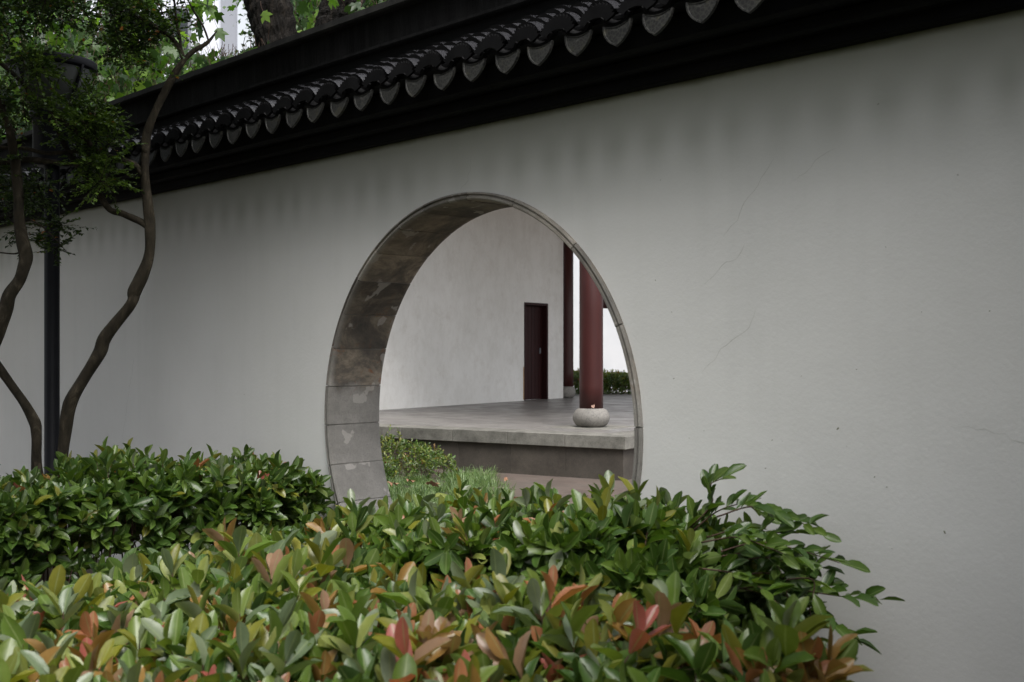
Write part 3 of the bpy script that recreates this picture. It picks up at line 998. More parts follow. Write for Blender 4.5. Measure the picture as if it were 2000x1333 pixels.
def frames(D, U):
    D = D/np.linalg.norm(D, axis=1, keepdims=True)
    X = np.cross(D, U); X /= (np.linalg.norm(X, axis=1, keepdims=True)+1e-9)
    Z = np.cross(X, D)
    return X, D, Z
def leaves_mesh(name, kind, P, D, U, L, Wd, col, mat, parent, inv=None, smooth=True):
    N_ = len(P)
    X, Y, Z = frames(D, U)
    tp = TPL[kind]; nv = len(tp)
    vi = np.arange(N_) % nv
    AV = []; AC = []; loops = []; starts = []; totals = []
    vbase = 0; lbase = 0
    for k in range(nv):
        V, F, Al = tp[k]
        s = np.where(vi == k)[0]
        if len(s) == 0: continue
        m_ = len(V)
        pts = P[s][:, None, :] + X[s][:, None, :]*(V[None, :, 0:1]*Wd[s][:, None, None]) \
            + Y[s][:, None, :]*(V[None, :, 1:2]*L[s][:, None, None]) + Z[s][:, None, :]*(V[None, :, 2:3]*L[s][:, None, None])
        AV.append(pts.reshape(-1, 3))
        c = np.concatenate([np.repeat(col[s], m_, 0), np.tile(Al, len(s))[:, None]], 1)
        AC.append(c)
        fl_ = np.array([i for f in F for i in f]); ft = np.array([len(f) for f in F])
        offs = vbase+np.arange(len(s))*m_
        loops.append((fl_[None, :]+offs[:, None]).ravel())
        tt = np.tile(ft, len(s)); totals.append(tt)
        st = lbase+np.concatenate([[0], np.cumsum(tt)[:-1]]); starts.append(st)
        vbase += len(s)*m_; lbase += len(fl_)*len(s)
    AV = np.concatenate(AV); AC = np.concatenate(AC); loops = np.concatenate(loops); totals = np.concatenate(totals); starts = np.concatenate(starts)
    me = bpy.data.meshes.new(name)
    me.vertices.add(len(AV)); me.vertices.foreach_set('co', AV.astype(np.float32).ravel())
    me.loops.add(len(loops)); me.loops.foreach_set('vertex_index', loops.astype(np.int32))
    me.polygons.add(len(starts)); me.polygons.foreach_set('loop_start', starts.astype(np.int32))
    me.polygons.foreach_set('loop_total', totals.astype(np.int32))
    me.update(calc_edges=True)
    ca = me.color_attributes.new('Col', 'FLOAT_COLOR', 'POINT')
    ca.data.foreach_set('color', AC.astype(np.float32).ravel())
    if smooth: me.polygons.foreach_set('use_smooth', np.ones(len(starts), bool))
    me.materials.append(mat)
    o = bpy.data.objects.new(name, me); C.objects.link(o)
    if parent is not None:
        o.parent = parent
        if inv is not None: o.matrix_parent_inverse = inv
    return o
_lm = {}
def single_leaf_mesh(kind, v, ci, col, aspect, mat):
    key = (kind, v, ci)
    if key not in _lm:
        V, F, Al = TPL[kind][v]
        me = bpy.data.meshes.new('leaf')
        V2 = V*np.array([aspect, 1, 1])
        me.from_pydata([tuple(x) for x in V2], [], F); me.update()
        ca = me.color_attributes.new('Col', 'FLOAT_COLOR', 'POINT')
        ca.data.foreach_set('color', np.concatenate([np.tile(col, (len(V), 1)), Al[:, None]], 1).astype(np.float32).ravel())
        me.polygons.foreach_set('use_smooth', [True]*len(me.polygons))
        me.materials.append(mat)
        _lm[key] = me
    return _lm[key]
def project(P):
    fw = -P[:, 0]*sT+P[:, 1]*cT; r = P[:, 0]*cT+P[:, 1]*sT
    fw = np.maximum(fw, .05)
    return 1000+FPX*r/fw, 683.2-FPX*(P[:, 2]-CAMZ)/fw, fw
def split_leaves(kind, P, D, U, L, Wd, ci, pal, depth_in, mat, parent, inv, nparts=300, aspect=.38, vis=None, cj=.18):
    """the leaves that show largest become parts; the rest one piece of foliage"""
    u, v, fw = project(P)
    X, Y, Z = frames(D, U)
    view = P-np.array([0, 0, CAMZ]); dist = np.linalg.norm(view, axis=1); view /= dist[:, None]
    face = np.abs((view*Z).sum(1))
    sc = (L/dist)*(.35+.65*face)*np.exp(-np.maximum(depth_in, 0)/.05)
    ok = (u > 5) & (u < 1995) & (v > 5) & (v < 1325)
    if vis is not None: ok &= vis(u, v)
    sc = np.where(ok, sc, -1)
    top = np.argsort(-sc)[:nparts]
    top = top[sc[top] > 0]
    keep = np.ones(len(P), bool); keep[top] = False
    jit = 1+rng.uniform(-cj, cj, (len(P), 1))
    col = pal[ci]*jit
    fo = leaves_mesh('foliage', kind, P[keep], D[keep], U[keep], L[keep], Wd[keep], col[keep], mat, parent, inv)
    fo['kind'] = 'stuff'
    nv = len(TPL[kind])
    for i in top:
        me = single_leaf_mesh(kind, int(i) % nv, int(ci[i]), pal[ci[i]], aspect, mat)
        s = L[i]
        Mx = Matrix(((X[i][0]*s, Y[i][0]*s, Z[i][0]*s, P[i][0]), (X[i][1]*s, Y[i][1]*s, Z[i][1]*s, P[i][1]), (X[i][2]*s, Y[i][2]*s, Z[i][2]*s, P[i][2]), (0, 0, 0, 1)))
        o = bpy.data.objects.new('leaf', me); C.objects.link(o)
        o.parent = parent; o.matrix_parent_inverse = inv; o.matrix_basis = Mx

def norm(a): return a/(np.linalg.norm(a, axis=-1, keepdims=True)+1e-9)
def shoots(P0, A, leafL, nl, stemL, spread=(20, 80)):
    """whorled shoots: P0 tip points (n,3), A axis (n,3); returns leaf arrays"""
    n_ = len(P0)
    A = norm(A)
    ref = np.tile([.31, .17, .93], (n_, 1)); B = norm(np.cross(A, ref)); Cc = np.cross(A, B)
    PP = []; DD = []; UU = []; LL = []; SI = []; KI = []
    ph0 = rng.random(n_)*6.28
    for k in range(nl):
        t = k/(nl-1)                                   # 0 top .. 1 bottom
        ang = ph0+k*2.399+rng.normal(0, .25, n_)
        el = np.radians(spread[0]+(spread[1]-spread[0])*t**.8+rng.normal(0, 9, n_))
        rad = B*np.cos(ang)[:, None]+Cc*np.sin(ang)[:, None]
        d_ = A*np.cos(el)[:, None]+rad*np.sin(el)[:, None]
        d_[:, 2] -= .10*t
        u_ = A*np.sin(el)[:, None]-rad*np.cos(el)[:, None]+rng.normal(0, .22, (n_, 3))
        p_ = P0-A*(stemL*t)[:, None]
        l_ = leafL*(.55+.5*math.sin(.35+2.2*t))*rng.uniform(.8, 1.15, n_)
        PP.append(p_); DD.append(norm(d_)); UU.append(norm(u_)); LL.append(l_); SI.append(np.arange(n_)); KI.append(np.full(n_, t))
    return [np.concatenate(x) for x in (PP, DD, UU, LL, SI, KI)]

def stems_mesh(name, bases, tips, r0, r1, mat, parent, inv, bow=.06):
    vs = []; fs = []
    for b_, t_ in zip(bases, tips):
        b_ = np.array(b_); t_ = np.array(t_)
        m_ = (b_+t_)/2+rng.normal(0, bow, 3)*np.array([1, 1, .5])
        pts = [b_, m_, t_]
        k = len(vs)
        for i, p in enumerate(pts):
            r_ = r0+(r1-r0)*i/2
            for j in range(4):
                a = j*PI/2
                vs.append((p[0]+r_*math.cos(a), p[1]+r_*math.sin(a), p[2]))
        for i in range(2):
            for j in range(4):
                j2 = (j+1) % 4
                fs.append((k+i*4+j, k+i*4+j2, k+i*4+4+j2, k+i*4+4+j))
    o = pyd(name, vs, fs, mat, parent, True)
    o.matrix_parent_inverse = inv
    o['kind'] = 'stuff'
    return o

PAL = np.array([
    (.055, .110, .018), (.080, .145, .022), (.045, .092, .020), (.105, .170, .026),
    (.140, .195, .035), (.190, .190, .022), (.215, .245, .060),
    (.27, .150, .040), (.33, .130, .060), (.38, .105, .085), (.30, .18, .11),            # 7-10 orange, copper, red, tan
    (.12, .165, .085), (.19, .23, .14)])                                                 # 11-12 pale grey green

def snoise(x, y, s=1.0, seed=0):
    return (np.sin(x*2.1*s+seed)+np.sin(y*2.7*s+seed*1.7+x*.9*s)+.6*np.sin(x*5.3*s-y*4.1*s+seed*.6)+.5*np.sin(y*7.7*s+x*6.1*s+seed*2.2))/3.1

def hedge(name, label, cat, base, inside, ztop, zbot, nshoot, bounds, leafL, red, pal_bias, group=None, side_frac=.35, vis=None, nbig=300, dark=False, seed=0, nl=8, wsc=.385):
    x0, x1, y0, y1 = bounds
    root = empty(name, base)
    tag(root, label, cat, group)
    inv = Matrix.Translation(-Vector(base))
    P0 = []; A = []; DI = []; n_ = 0
    cand = nshoot*3
    X = rng.uniform(x0, x1, cand); Y = rng.uniform(y0, y1, cand)
    ins = inside(X, Y)            # signed distance inward, >0 inside
    X, Y, ins = X[ins > 0], Y[ins > 0], ins[ins > 0]
    X, Y, ins = X[:nshoot], Y[:nshoot], ins[:nshoot]
    m_ = len(X)
    zt = ztop(X, Y) - .16*np.exp(-ins/.08) + .05*snoise(X, Y, 2.6, seed)
    q = rng.random(m_)
    depth_in = np.where(q < .62, rng.exponential(.022, m_), rng.uniform(0, .32, m_))
    jut = (rng.random(m_) < .22)*rng.uniform(.02, .12, m_)
    Z = zt-depth_in+jut
    Pt = np.stack([X, Y, Z], 1)
    e = .02
    gx = (inside(X+e, Y)-inside(X-e, Y))/(2*e); gy = (inside(X, Y+e)-inside(X, Y-e))/(2*e)
    edge = np.exp(-ins/.10)
    Ax = np.stack([-gx*edge*1.1, -gy*edge*1.1, np.ones(m_)], 1)+rng.normal(0, .28, (m_, 3))
    # side faces
    ms = int(m_*side_frac)
    sel = rng.choice(np.where(ins < .16)[0], ms) if (ins < .16).any() and ms else np.array([], int)
    Xs = X[sel]; Ys = Y[sel]
    zz = zbot+(ztop(Xs, Ys)-zbot)*np.sqrt(rng.random(len(sel)))
    Ps = np.stack([Xs, Ys, zz], 1)
    As = np.stack([-gx[sel], -gy[sel], np.full(len(sel), .55)], 1)+rng.normal(0, .35, (len(sel), 3))
    P0 = np.concatenate([Pt, Ps]); A = np.concatenate([Ax, As]); DI = np.concatenate([depth_in-jut, ins[sel]*.5+.02])
    newg = np.concatenate([(rng.random(m_) < red(X, Y))*(depth_in < .06), np.zeros(len(sel), bool)]).astype(bool)
    stemL = rng.uniform(.05, .11, len(P0))
    stemL[:m_][jut > 0] += .04
    LP, LD, LU, LL, SI, KI = shoots(P0, A, leafL, nl, stemL)
    ng = newg[SI]
    r_ = rng.random(len(LP))
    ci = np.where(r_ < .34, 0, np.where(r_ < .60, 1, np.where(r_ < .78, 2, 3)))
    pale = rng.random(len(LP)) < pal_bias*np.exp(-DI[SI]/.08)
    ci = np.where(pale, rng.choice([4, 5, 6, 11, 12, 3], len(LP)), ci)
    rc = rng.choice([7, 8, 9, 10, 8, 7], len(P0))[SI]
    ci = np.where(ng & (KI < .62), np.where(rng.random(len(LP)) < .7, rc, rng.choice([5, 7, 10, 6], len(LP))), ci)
    LL = np.where(ng & (KI < .4), LL*.95, LL)
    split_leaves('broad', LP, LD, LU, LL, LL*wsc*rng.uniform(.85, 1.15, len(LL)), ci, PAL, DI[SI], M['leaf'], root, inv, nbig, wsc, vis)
    # stems of the shoots and woody stems from the ground
    An = norm(A)
    tips = P0+An*.01; bas = P0-An*(stemL+.10)[:, None]
    k = rng.random(len(P0)) < .7
    stems_mesh('shoot_stems', bas[k], tips[k], .0028, .0018, M['twig'], root, inv, .008)
    kk = rng.choice(m_, min(m_, int(nshoot*.10)))
    bp = np.stack([X[kk]+rng.normal(0, .10, len(kk)), Y[kk]+rng.normal(0, .10, len(kk)), np.zeros(len(kk))], 1)
    stems_mesh('woody_stems', bp, Pt[kk]-np.array([0, 0, .08]), .007, .003, M['twig'], root, inv, .07)
    return root

def rect_in(x0, x1, y0, y1):
    return lambda X, Y: np.minimum(np.minimum(X-x0, x1-X), np.minimum(Y-y0, y1-Y))
# 1. the foreground hedge
zfront = lambda X, Y: .74+.12*np.clip((X+4.15)/3, 0, 1)+.10*np.clip((Y-1.3)/1.1, 0, 1)
hedge('hedge', 'big clipped foreground hedge with glossy green leaves and many coppery red young shoots', 'hedge', (-2.7, 1.2, 0),
      rect_in(-4.12, -1.30, -.35, 2.42), zfront, .1, 2350, (-4.12, -1.12, -.35, 2.42), .130,
      lambda X, Y: .17+.33*np.clip((X+3.1)/1.5, 0, 1), .50, side_frac=.22, seed=1, nl=8)
# 2. the loose shrub against the wall, right of the gate
def in_back(X, Y):
    a = np.minimum(X+4.1, 3.66-Y)
    front = Y-(2.36+.0*X)-np.clip((X+3.25)*.62, 0, 9)
    right = (-2.19-X)*.8+.10*np.sin(Y*9)
    return np.minimum(np.minimum(a, front), right)
zback = lambda X, Y: .85+.17*np.clip((X+4)/1.5, 0, 1)-.50*np.clip(X+2.58, 0, 1)
bsh = hedge('shrub', 'loose dark green shrub sprawling along the white wall right of the round gate', 'shrub', (-3.0, 3.2, 0),
      in_back, zback, .42, 900, (-4.1, -2.1, 2.3, 3.66), .115, lambda X, Y: .16*np.clip(1-(X+3.9)/1.6, .1, 1), .22, side_frac=.45, seed=3, nl=8)
# 3. the hedge on the far side of the path
hedge('hedge', 'darker clipped hedge in front of the lamp post, ending at the left jamb', 'hedge', (-5.8, 1.8, 0),
      rect_in(-6.15, -5.26, -.2, 3.70), lambda X, Y: .95+.05*np.sin(Y*3)+.05*np.clip((Y-2.8), 0, 1), .35, 1350, (-6.15, -5.26, -.2, 3.70), .112,
      lambda X, Y: .07+0*X, .12, side_frac=.40, seed=5, nl=8)

# sprays of the shrub that lean over to the right
def spray(pts, r_, nleaf, parent, inv, L=.085, pal=(0, 1, 2, 3)):
    P = catmull([Vector(p) for p in pts], 8)
    vs, fs = tube_data(pts, [r_, r_*.5], 6, 6)
    o = pyd('twig', vs, fs, M['twig'], parent, True); o.matrix_parent_inverse = inv
    for i in range(nleaf):
        t = .15+.85*(i+.5)/nleaf if i < nleaf-1 else 1.0
        f = t*(len(P)-1); a = int(min(f, len(P)-2)); p = P[a].lerp(P[a+1], f-a)
        tg = (P[a+1]-P[a]).normalized()
        sd = tg.cross(Vector((0, 0, 1))).normalized()*(1 if i % 2 else -1)
        d_ = (tg*random.uniform(.5, 1.0)+sd*random.uniform(.5, .9)+Vector((0, 0, random.uniform(-.55, .75)))).normalized() if i < nleaf-1 else tg
        up = Vector((random.uniform(-.5, .7), random.uniform(-1.3, .1), 1)).normalized()
        X = d_.cross(up).normalized(); Z = X.cross(d_)
        s = L*random.uniform(.75, 1.15)
        ci = random.choice(pal); v = random.randrange(5)
        me = single_leaf_mesh('broad', v, ci, PAL[ci], .40, M['leaf'])
        Mx = Matrix(((X.x*s, d_.x*s, Z.x*s, p.x), (X.y*s, d_.y*s, Z.y*s, p.y), (X.z*s, d_.z*s, Z.z*s, p.z), (0, 0, 0, 1)))
        o = bpy.data.objects.new('leaf', me); C.objects.link(o)
        o.parent = parent; o.matrix_parent_inverse = inv; o.matrix_basis = Mx
invb = Matrix.Translation((3.0, -3.2, 0))
for pts, nl in (([(1420, 1130, 3.95), (1500, 1120, 3.9), (1560, 1150, 3.85), (1640, 1165, 3.83), (1715, 1172, 3.82)], 13),
                ([(1450, 1150, 3.9), (1580, 1130, 3.8), (1590, 1180, 3.75), (1640, 1232, 3.7), (1665, 1248, 3.7)], 9),
                ([(1400, 1080, 4.0), (1480, 1060, 3.95), (1560, 1075, 3.9), (1640, 1100, 3.9)], 11),
                ([(1380, 1050, 4.1), (1440, 1035, 4.05), (1500, 1040, 4.0), (1560, 1042, 4.0)], 10),
                ([(1340, 1040, 4.2), (1390, 985, 4.2), (1385, 950, 4.2), (1410, 935, 4.2)], 8),
                ([(1350, 1040, 4.2), (1400, 1000, 4.2), (1450, 985, 4.2), (1480, 1000, 4.2)], 8),
                ([(1400, 1010, 4.1), (1470, 990, 4.05), (1540, 1010, 4.0), (1600, 1040, 3.95)], 10),
                ([(1390, 1090, 4.05), (1470, 1080, 4.0), (1540, 1100, 3.95), (1600, 1110, 3.9)], 11),
                ([(1380, 1130, 4.0), (1450, 1150, 3.95), (1520, 1165, 3.9), (1590, 1150, 3.88)], 10),
                ([(1370, 1060, 3.9), (1440, 1050, 3.85), (1500, 1070, 3.8), (1560, 1095, 3.78)], 10),
                ([(1360, 1110, 3.85), (1430, 1120, 3.8), (1480, 1145, 3.75), (1520, 1180, 3.7)], 10),
                ([(1430, 1100, 3.95), (1500, 1090, 3.9), (1530, 1130, 3.85), (1540, 1180, 3.8)], 9)):
    spray([pix(*p) for p in pts], .0032, int(nl*1.7), bsh, invb, .100)

# 4. low shrub beyond the gate, beside the platform
def in_c(cx_, cy_, rx, ry):
    return lambda X, Y: .35*(1-np.sqrt(((X-cx_)/rx)**2+((Y-cy_)/ry)**2))
ic = cam_pt(14.45, -1.55)
hedge('shrub', 'low straggly shrub growing beside the granite platform seen through the gate', 'shrub', (ic.x, ic.y, 0),
      in_c(ic.x, ic.y, .95, .80), lambda X, Y: .40+.14*snoise(X, Y, 1.3, 4)+.10*np.clip((ic.x-X)*1.2, -1, 1), .05, 420, (ic.x-1, ic.x+1, ic.y-1, ic.y+1), .062,
      lambda X, Y: .05+0*X, .6, side_frac=.3, seed=8, nbig=0, nl=7)
# 5. clipped hedge beyond the porch
fa = cam_pt(27.6, 1.0); fb = cam_pt(27.6, 6.0)
fdv = (fb-fa).normalized(); fnv = Vector((-fdv.y, fdv.x, 0))
def in_far(X, Y):
    a = (X-fa.x)*fdv.x+(Y-fa.y)*fdv.y; b_ = (X-fa.x)*fnv.x+(Y-fa.y)*fnv.y
    return np.minimum(np.minimum(a+.5, 4.5-a), .5-np.abs(b_))
hedge('hedge', 'small sunlit clipped hedge in front of the bright white wall beyond the porch', 'hedge', (fa.x+fdv.x*2, fa.y+fdv.y*2, 0),
      in_far, lambda X, Y: 1.05+0*X, .1, 3600, (min(fa.x, fb.x)-1, max(fa.x, fb.x)+1, min(fa.y, fb.y)-1, max(fa.y, fb.y)+1), .085,
      lambda X, Y: .22+0*X, .97, side_frac=.9, seed=9, nbig=0, nl=7)

# 6. unseen hedge added past the right edge to shade the foot of the wall
hedge('hedge', 'unseen hedge added to shade the foot of the white wall beyond the right edge of the view', 'hedge', (.3, 3.2, 0),
      rect_in(-.80, 2.4, 2.5, 3.68), lambda X, Y: 1.30+0*X, .15, 900, (-.92, 2.4, 2.5, 3.68), .115, lambda X, Y: .1+0*X, .1, side_frac=.4, seed=12, nbig=0, nl=7)

# mondo grass beyond the gate
npc = 165
cl = []
while len(cl) < npc:
    fw, r = random.uniform(8.6, 14.6), random.uniform(-2.6, .55)
    lim = .35-(fw-9)*.13
    if r < lim and (Vector((fw, r))-Vector((14.45, -1.55))).length > .55:
        cl.append(cam_pt(fw, r, 0))
GP = []; GD = []; GU = []; GL = []; GC = []
for c in cl:
    k = 170
    a = rng.random(k)*6.28; rr_ = rng.random(k)**.7*.16
    GP.append(np.stack([c.x+rr_*np.cos(a), c.y+rr_*np.sin(a), np.zeros(k)], 1))
    a2 = a+rng.normal(0, .6, k)
    GD.append(np.stack([np.cos(a2), np.sin(a2), rng.uniform(.1, .9, k)], 1))
    GU.append(np.tile([0, 0, 1.], (k, 1))+rng.normal(0, .1, (k, 3)))
    GL.append(rng.uniform(.09, .21, k)*random.uniform(.7, 1.2))
    base = np.array([(.085, .150, .040), (.12, .19, .06), (.06, .11, .035), (.17, .23, .10)])
    GC.append(base[rng.integers(0, 4, k)]*rng.uniform(.8, 1.2, (k, 1)))
GP, GD, GU, GL, GC = [np.concatenate(x) for x in (GP, GD, GU, GL, GC)]
go = leaves_mesh('mondo_grass', 'blade', GP, GD, GU, GL, np.full(len(GL), .006), GC, M['grass'], None)
tag(go, 'tufted dark green grass covering the bed just beyond the round gate', 'grass', kind='stuff')
# fallen leaves on the grass: a few big enough to tell apart
LPOS = [(768, 944, .16, 'left of the others, close to the gate jamb'), (845, 944, .19, 'pale one on the middle of the grass'), (800, 938, .13, 'small one near the back of the grass'),
        (1003, 975, .13, 'at the right end of the grass'), (990, 985, .11, 'low at the grass edge by the paving'), (988, 936, .07, 'tiny pale one out on the brown paving')]
for u, v, s, where in LPOS:
    zz = .20 if u < 980 else .03
    d_ = (CAMZ-zz)*FPX/(v-683.2)
    p = pix(u, v, d_)
    a = random.uniform(0, 6.28)
    V, F, Al = TPL['lobed'][random.randrange(4)]
    vs = [Vector((x_*s, (y_-.4)*s, z_*s*1.6+.02*math.sin(7*x_))) for x_, y_, z_ in V]
    me = bpy.data.meshes.new('fallen_leaf'); me.from_pydata(vs, [], F); me.update()
    o = link('fallen_leaf', me, M['litter'])
    o.location = p; o.rotation_euler = (random.uniform(-.5, .1), random.uniform(-.2, .2), a)
    tag(o, 'dry brown fallen leaf beyond the gate, '+where, 'leaf', 'dry leaves fallen beyond the gate')
# litter of small bits
LP = []; 
for i in range(260):
    fw, r = random.uniform(8.6, 12.5), random.uniform(-.6, 1.4)
    LP.append(cam_pt(fw, r-.15*(fw-9), .02))
LP = np.array([tuple(p) for p in LP])
k = len(LP)
lo = leaves_mesh('leaf_litter', 'broad', LP, rng.normal(0, 1, (k, 3))*np.array([1, 1, .15]), np.tile([0, 0, 1.], (k, 1))+rng.normal(0, .3, (k, 3)),
                 rng.uniform(.03, .07, k), rng.uniform(.015, .03, k), np.array([(.22, .12, .06), (.3, .2, .12), (.16, .08, .05)])[rng.integers(0, 3, k)], M['grass'], None)
tag(lo, 'scatter of small dry leaves on the paving at the edge of the grass bed', 'leaf litter', kind='stuff')

# ------------------------------------------------------------------ LAMP POST
LD_ = 7.75
lp = pix(101.5, 900, LD_); 
lamp = empty('lamp_post', (lp.x, lp.y, 0))
tag(lamp, 'black lamp post with a wide funnel-shaped glass lantern half hidden in the small-leaved tree', 'street lamp')
def zpx(v): return CAMZ+(683.2-v)/FPX*LD_
sx = LD_/FPX
lathe('pole', [(.085, 0), (.085, .12), (14.2*sx, .16), (14.2*sx, zpx(318)), (14.2*sx, zpx(300))], M['post'], lamp, 32)
lathe('collar', [(33*sx, zpx(325)), (35*sx, zpx(318)), (35*sx, zpx(240)), (40*sx, zpx(232)), (42*sx, zpx(222)), (20*sx, zpx(221))], M['post'], lamp, 40)
hd = lathe('lantern_glass', [(30*sx, zpx(226)), (38*sx, zpx(219.8)), (78*sx, zpx(140)), (77*sx, zpx(139)), (30*sx, zpx(225))], M['lampglass'], lamp, 40)
lathe('lantern_roof', [(70*sx, zpx(138.5)), (82*sx, zpx(137.5)), (83.5*sx, zpx(135)), (83.5*sx, zpx(124)), (82*sx, zpx(121)), (60*sx, zpx(116)), (14*sx, zpx(112)), (.002, zpx(111.5))], M['post'], lamp, 48)
for i in range(4):
    a = R(20+90*i)
    A_ = Vector((43*sx*math.cos(a), 43*sx*math.sin(a), zpx(224))); B_ = Vector((82*sx*math.cos(a), 82*sx*math.sin(a), zpx(135)))
    tube('rib', [A_, (A_+B_)/2, B_], [.013, .013, .013], M['post'], lamp, 6, 2)
lathe('bulb_housing', [(.05, zpx(222)), (.05, zpx(180)), (.035, zpx(170)), (.002, zpx(168))], M['white'], lamp, 16)

# ------------------------------------------------------------------ SMALL-LEAVED TREE ON THE LEFT
TK = .895          # keeps the whole tree clear of the eave
tb = pix(95, 930, 7.9*TK)
ltree = empty('small_leaved_tree', (tb.x, tb.y, 0))
tag(ltree, 'thin twisting multi-stemmed tree with tiny leaves round the lamp post on the left', 'tree')
invt = Matrix.Translation((-tb.x, -tb.y, 0))
D0 = 7.7
def branch(px, rad_px, name='branch', dz=None, seed=1, n=14, lump=.10):
    pts = [pix(p[0], p[1], TK*(p[2] if len(p) > 2 else D0)) for p in px]
    rs = [r_*D0*TK/FPX*.92 for r_ in rad_px]
    o = tube(name, pts, rs, M['bark'], ltree, n, 6, lump, seed)
    o.matrix_parent_inverse = invt
    return o
branch([(108, 1180, 7.75), (112, 1000, 7.72), (122, 900), (128, 840), (136, 790), (165, 738), (195, 690), (208, 655), (255, 595), (262, 570), (282, 530), (293, 490), (293, 440), (286, 380), (283, 330), (285, 285)],
       [20, 17, 12, 12, 13.5, 13, 13, 12.5, 12, 13.5, 12, 11.5, 11, 9.5, 9, 8.5], 'trunk', seed=2)
branch([(284, 300), (287, 265), (296, 235), (312, 200), (332, 160), (352, 128), (375, 103), (405, 84), (424, 60)], [9, 8.5, 8.5, 8, 7.5, 6.5, 5.5, 3.6, 1.2], seed=3)
branch([(292, 448), (275, 434), (240, 418), (215, 410), (196, 384), (172, 350), (148, 322), (125, 280), (108, 240, 7.6), (95, 200, 7.5)], [7.5, 7, 6.5, 7, 6.5, 6.5, 6, 5, 4.5, 4], seed=4)
branch([(283, 345), (262, 322), (235, 312), (195, 300), (165, 270, 7.6), (120, 235, 7.5), (70, 190, 7.4), (20, 140, 7.3), (-40, 90, 7.2)], [6.5, 6.5, 6, 6, 5.5, 5, 5, 4.5, 4], seed=5)
branch([(140, 322), (110, 318, 7.65), (60, 312, 7.6), (0, 318, 7.6), (-60, 325, 7.6)], [5, 5.5, 6, 6, 6], seed=6)
branch([(195, 298), (150, 296), (95, 300, 7.6), (40, 290, 7.5), (-40, 288, 7.5)], [5, 4.5, 4, 4, 4], seed=7)
branch([(358, 115), (350, 95), (330, 70), (300, 52), (280, 38), (230, 20), (170, -10)], [5, 5, 5, 4.5, 4, 3, 2], seed=8)
branch([(356, 112), (352, 80), (346, 50), (342, 20), (338, -20)], [3.5, 3.2, 3, 2.5, 2.5], seed=9)
branch([(408, 82), (396, 50), (378, 22), (362, -10)], [2.5, 2.2, 2, 1.8], seed=10)
# left stem, leaving the frame and coming back higher up
branch([(92, 1180, 8.0), (80, 1000, 7.95), (72, 905, 7.9), (72, 850, 7.9), (66, 822, 7.9), (40, 778, 7.9), (0, 722, 7.9), (-50, 650, 7.9), (-90, 560, 7.9)], [20, 15, 12, 11, 11, 10, 10, 9.5, 9], 'trunk', seed=11)
branch([(-80, 900, 7.5), (-50, 760, 7.5), (-20, 690, 7.5), (5, 625, 7.5), (18, 580, 7.5), (42, 540, 7.5), (50, 500, 7.5), (40, 455, 7.5), (36, 400, 7.5), (34, 350, 7.5), (20, 260, 7.4), (-10, 180, 7.3)], [15, 14, 13.5, 13, 13, 13, 13, 11.5, 11, 10, 8, 6], 'trunk', seed=12)
branch([(42, 490, 7.5), (30, 496, 7.5), (0, 494, 7.5), (-30, 490, 7.4)], [2, 1.6, 1.5, 1.3], seed=13)
branch([(60, 430, 7.7), (85, 445, 7.7), (110, 470, 7.7), (130, 492, 7.7)], [2, 1.5, 1.2, .8], seed=14)

SPAL = np.array([(.020, .040, .008), (.032, .062, .010), (.055, .100, .015), (.095, .160, .022), (.013, .028, .008), (.26, .10, .02)])
def spray_clumps(clumps, leafL, kind, mat, parent, inv, pal, prob, twigs=7, per=22, tl=.22):
    P = []; D = []; U = []; L = []; CI = []; tb_ = []; tt_ = []
    for (u, v, d_, n_, rad, br) in clumps:
        for i in range(n_):
            c = np.array(pix(u, v, d_))+rng.normal(0, rad*.55, 3)
            for t in range(twigs):
                dr_ = norm(rng.normal(0, 1, 3)*np.array([1, 1, .55]))
                ln = tl*rng.uniform(.6, 1.2)
                e_ = c+dr_*ln+np.array([0, 0, -.05*ln])
                tb_.append(c); tt_.append(e_)
                k = per
                s_ = np.linspace(.12, 1, k)
                pp = c+np.outer(s_, e_-c)
                sd = norm(np.cross(dr_, [0, 0, 1.]))
                sg = np.where(np.arange(k) % 2, 1, -1)[:, None]
                dd = dr_*.7+sd*sg*.8+rng.normal(0, .3, (k, 3))
                P.append(pp); D.append(dd); U.append(np.tile([0, 0, 1.], (k, 1))+rng.normal(0, .35, (k, 3)))
                L.append(leafL*rng.uniform(.7, 1.25, k))
                pr = np.array(prob, float)
                if br: pr = pr*np.array([.25, .7, 2.2, 5.5, .1, .6])
                CI.append(rng.choice(len(pal), k, p=pr/pr.sum()))
    P, D, U, L, CI = [np.concatenate(x) for x in (P, D, U, L, CI)]
    col = pal[CI]*rng.uniform(.8, 1.2, (len(CI), 1))
    f = leaves_mesh('foliage', kind, P, norm(D), norm(U), L, L*.68, col, mat, parent, inv)
    f['kind'] = 'stuff'
    return tb_, tt_, f
cl = []
R_ = random.Random(5)
for i in range(74):
    cl.append((R_.uniform(-60, 250), R_.uniform(-40, 150), R_.uniform(6.9, 8.2), 1, .16, 0))
for i in range(16):
    cl.append((R_.uniform(220, 330), R_.uniform(-40, 40)+.0, R_.uniform(7.2, 8.2), 1, .12, 0))
for i in range(14):
    cl.append((R_.uniform(230, 300), R_.uniform(20, 130), R_.uniform(7.4, 8.2), 1, .10, 0))
for i in range(34):
    cl.append((R_.uniform(-60, 70), R_.uniform(150, 330), R_.uniform(7.0, 8.3), 1, .14, 0))
for i in range(20):
    cl.append((R_.uniform(150, 215), R_.uniform(190, 260), R_.uniform(7.4, 8.0), 1, .07, 1))
for i in range(14):
    cl.append((R_.uniform(160, 225), R_.uniform(300, 355), R_.uniform(7.4, 8.0), 1, .06, 1))
for i in range(22):
    cl.append((R_.uniform(-60, 100), R_.uniform(330, 405), R_.uniform(7.6, 8.6), 1, .10, 0))
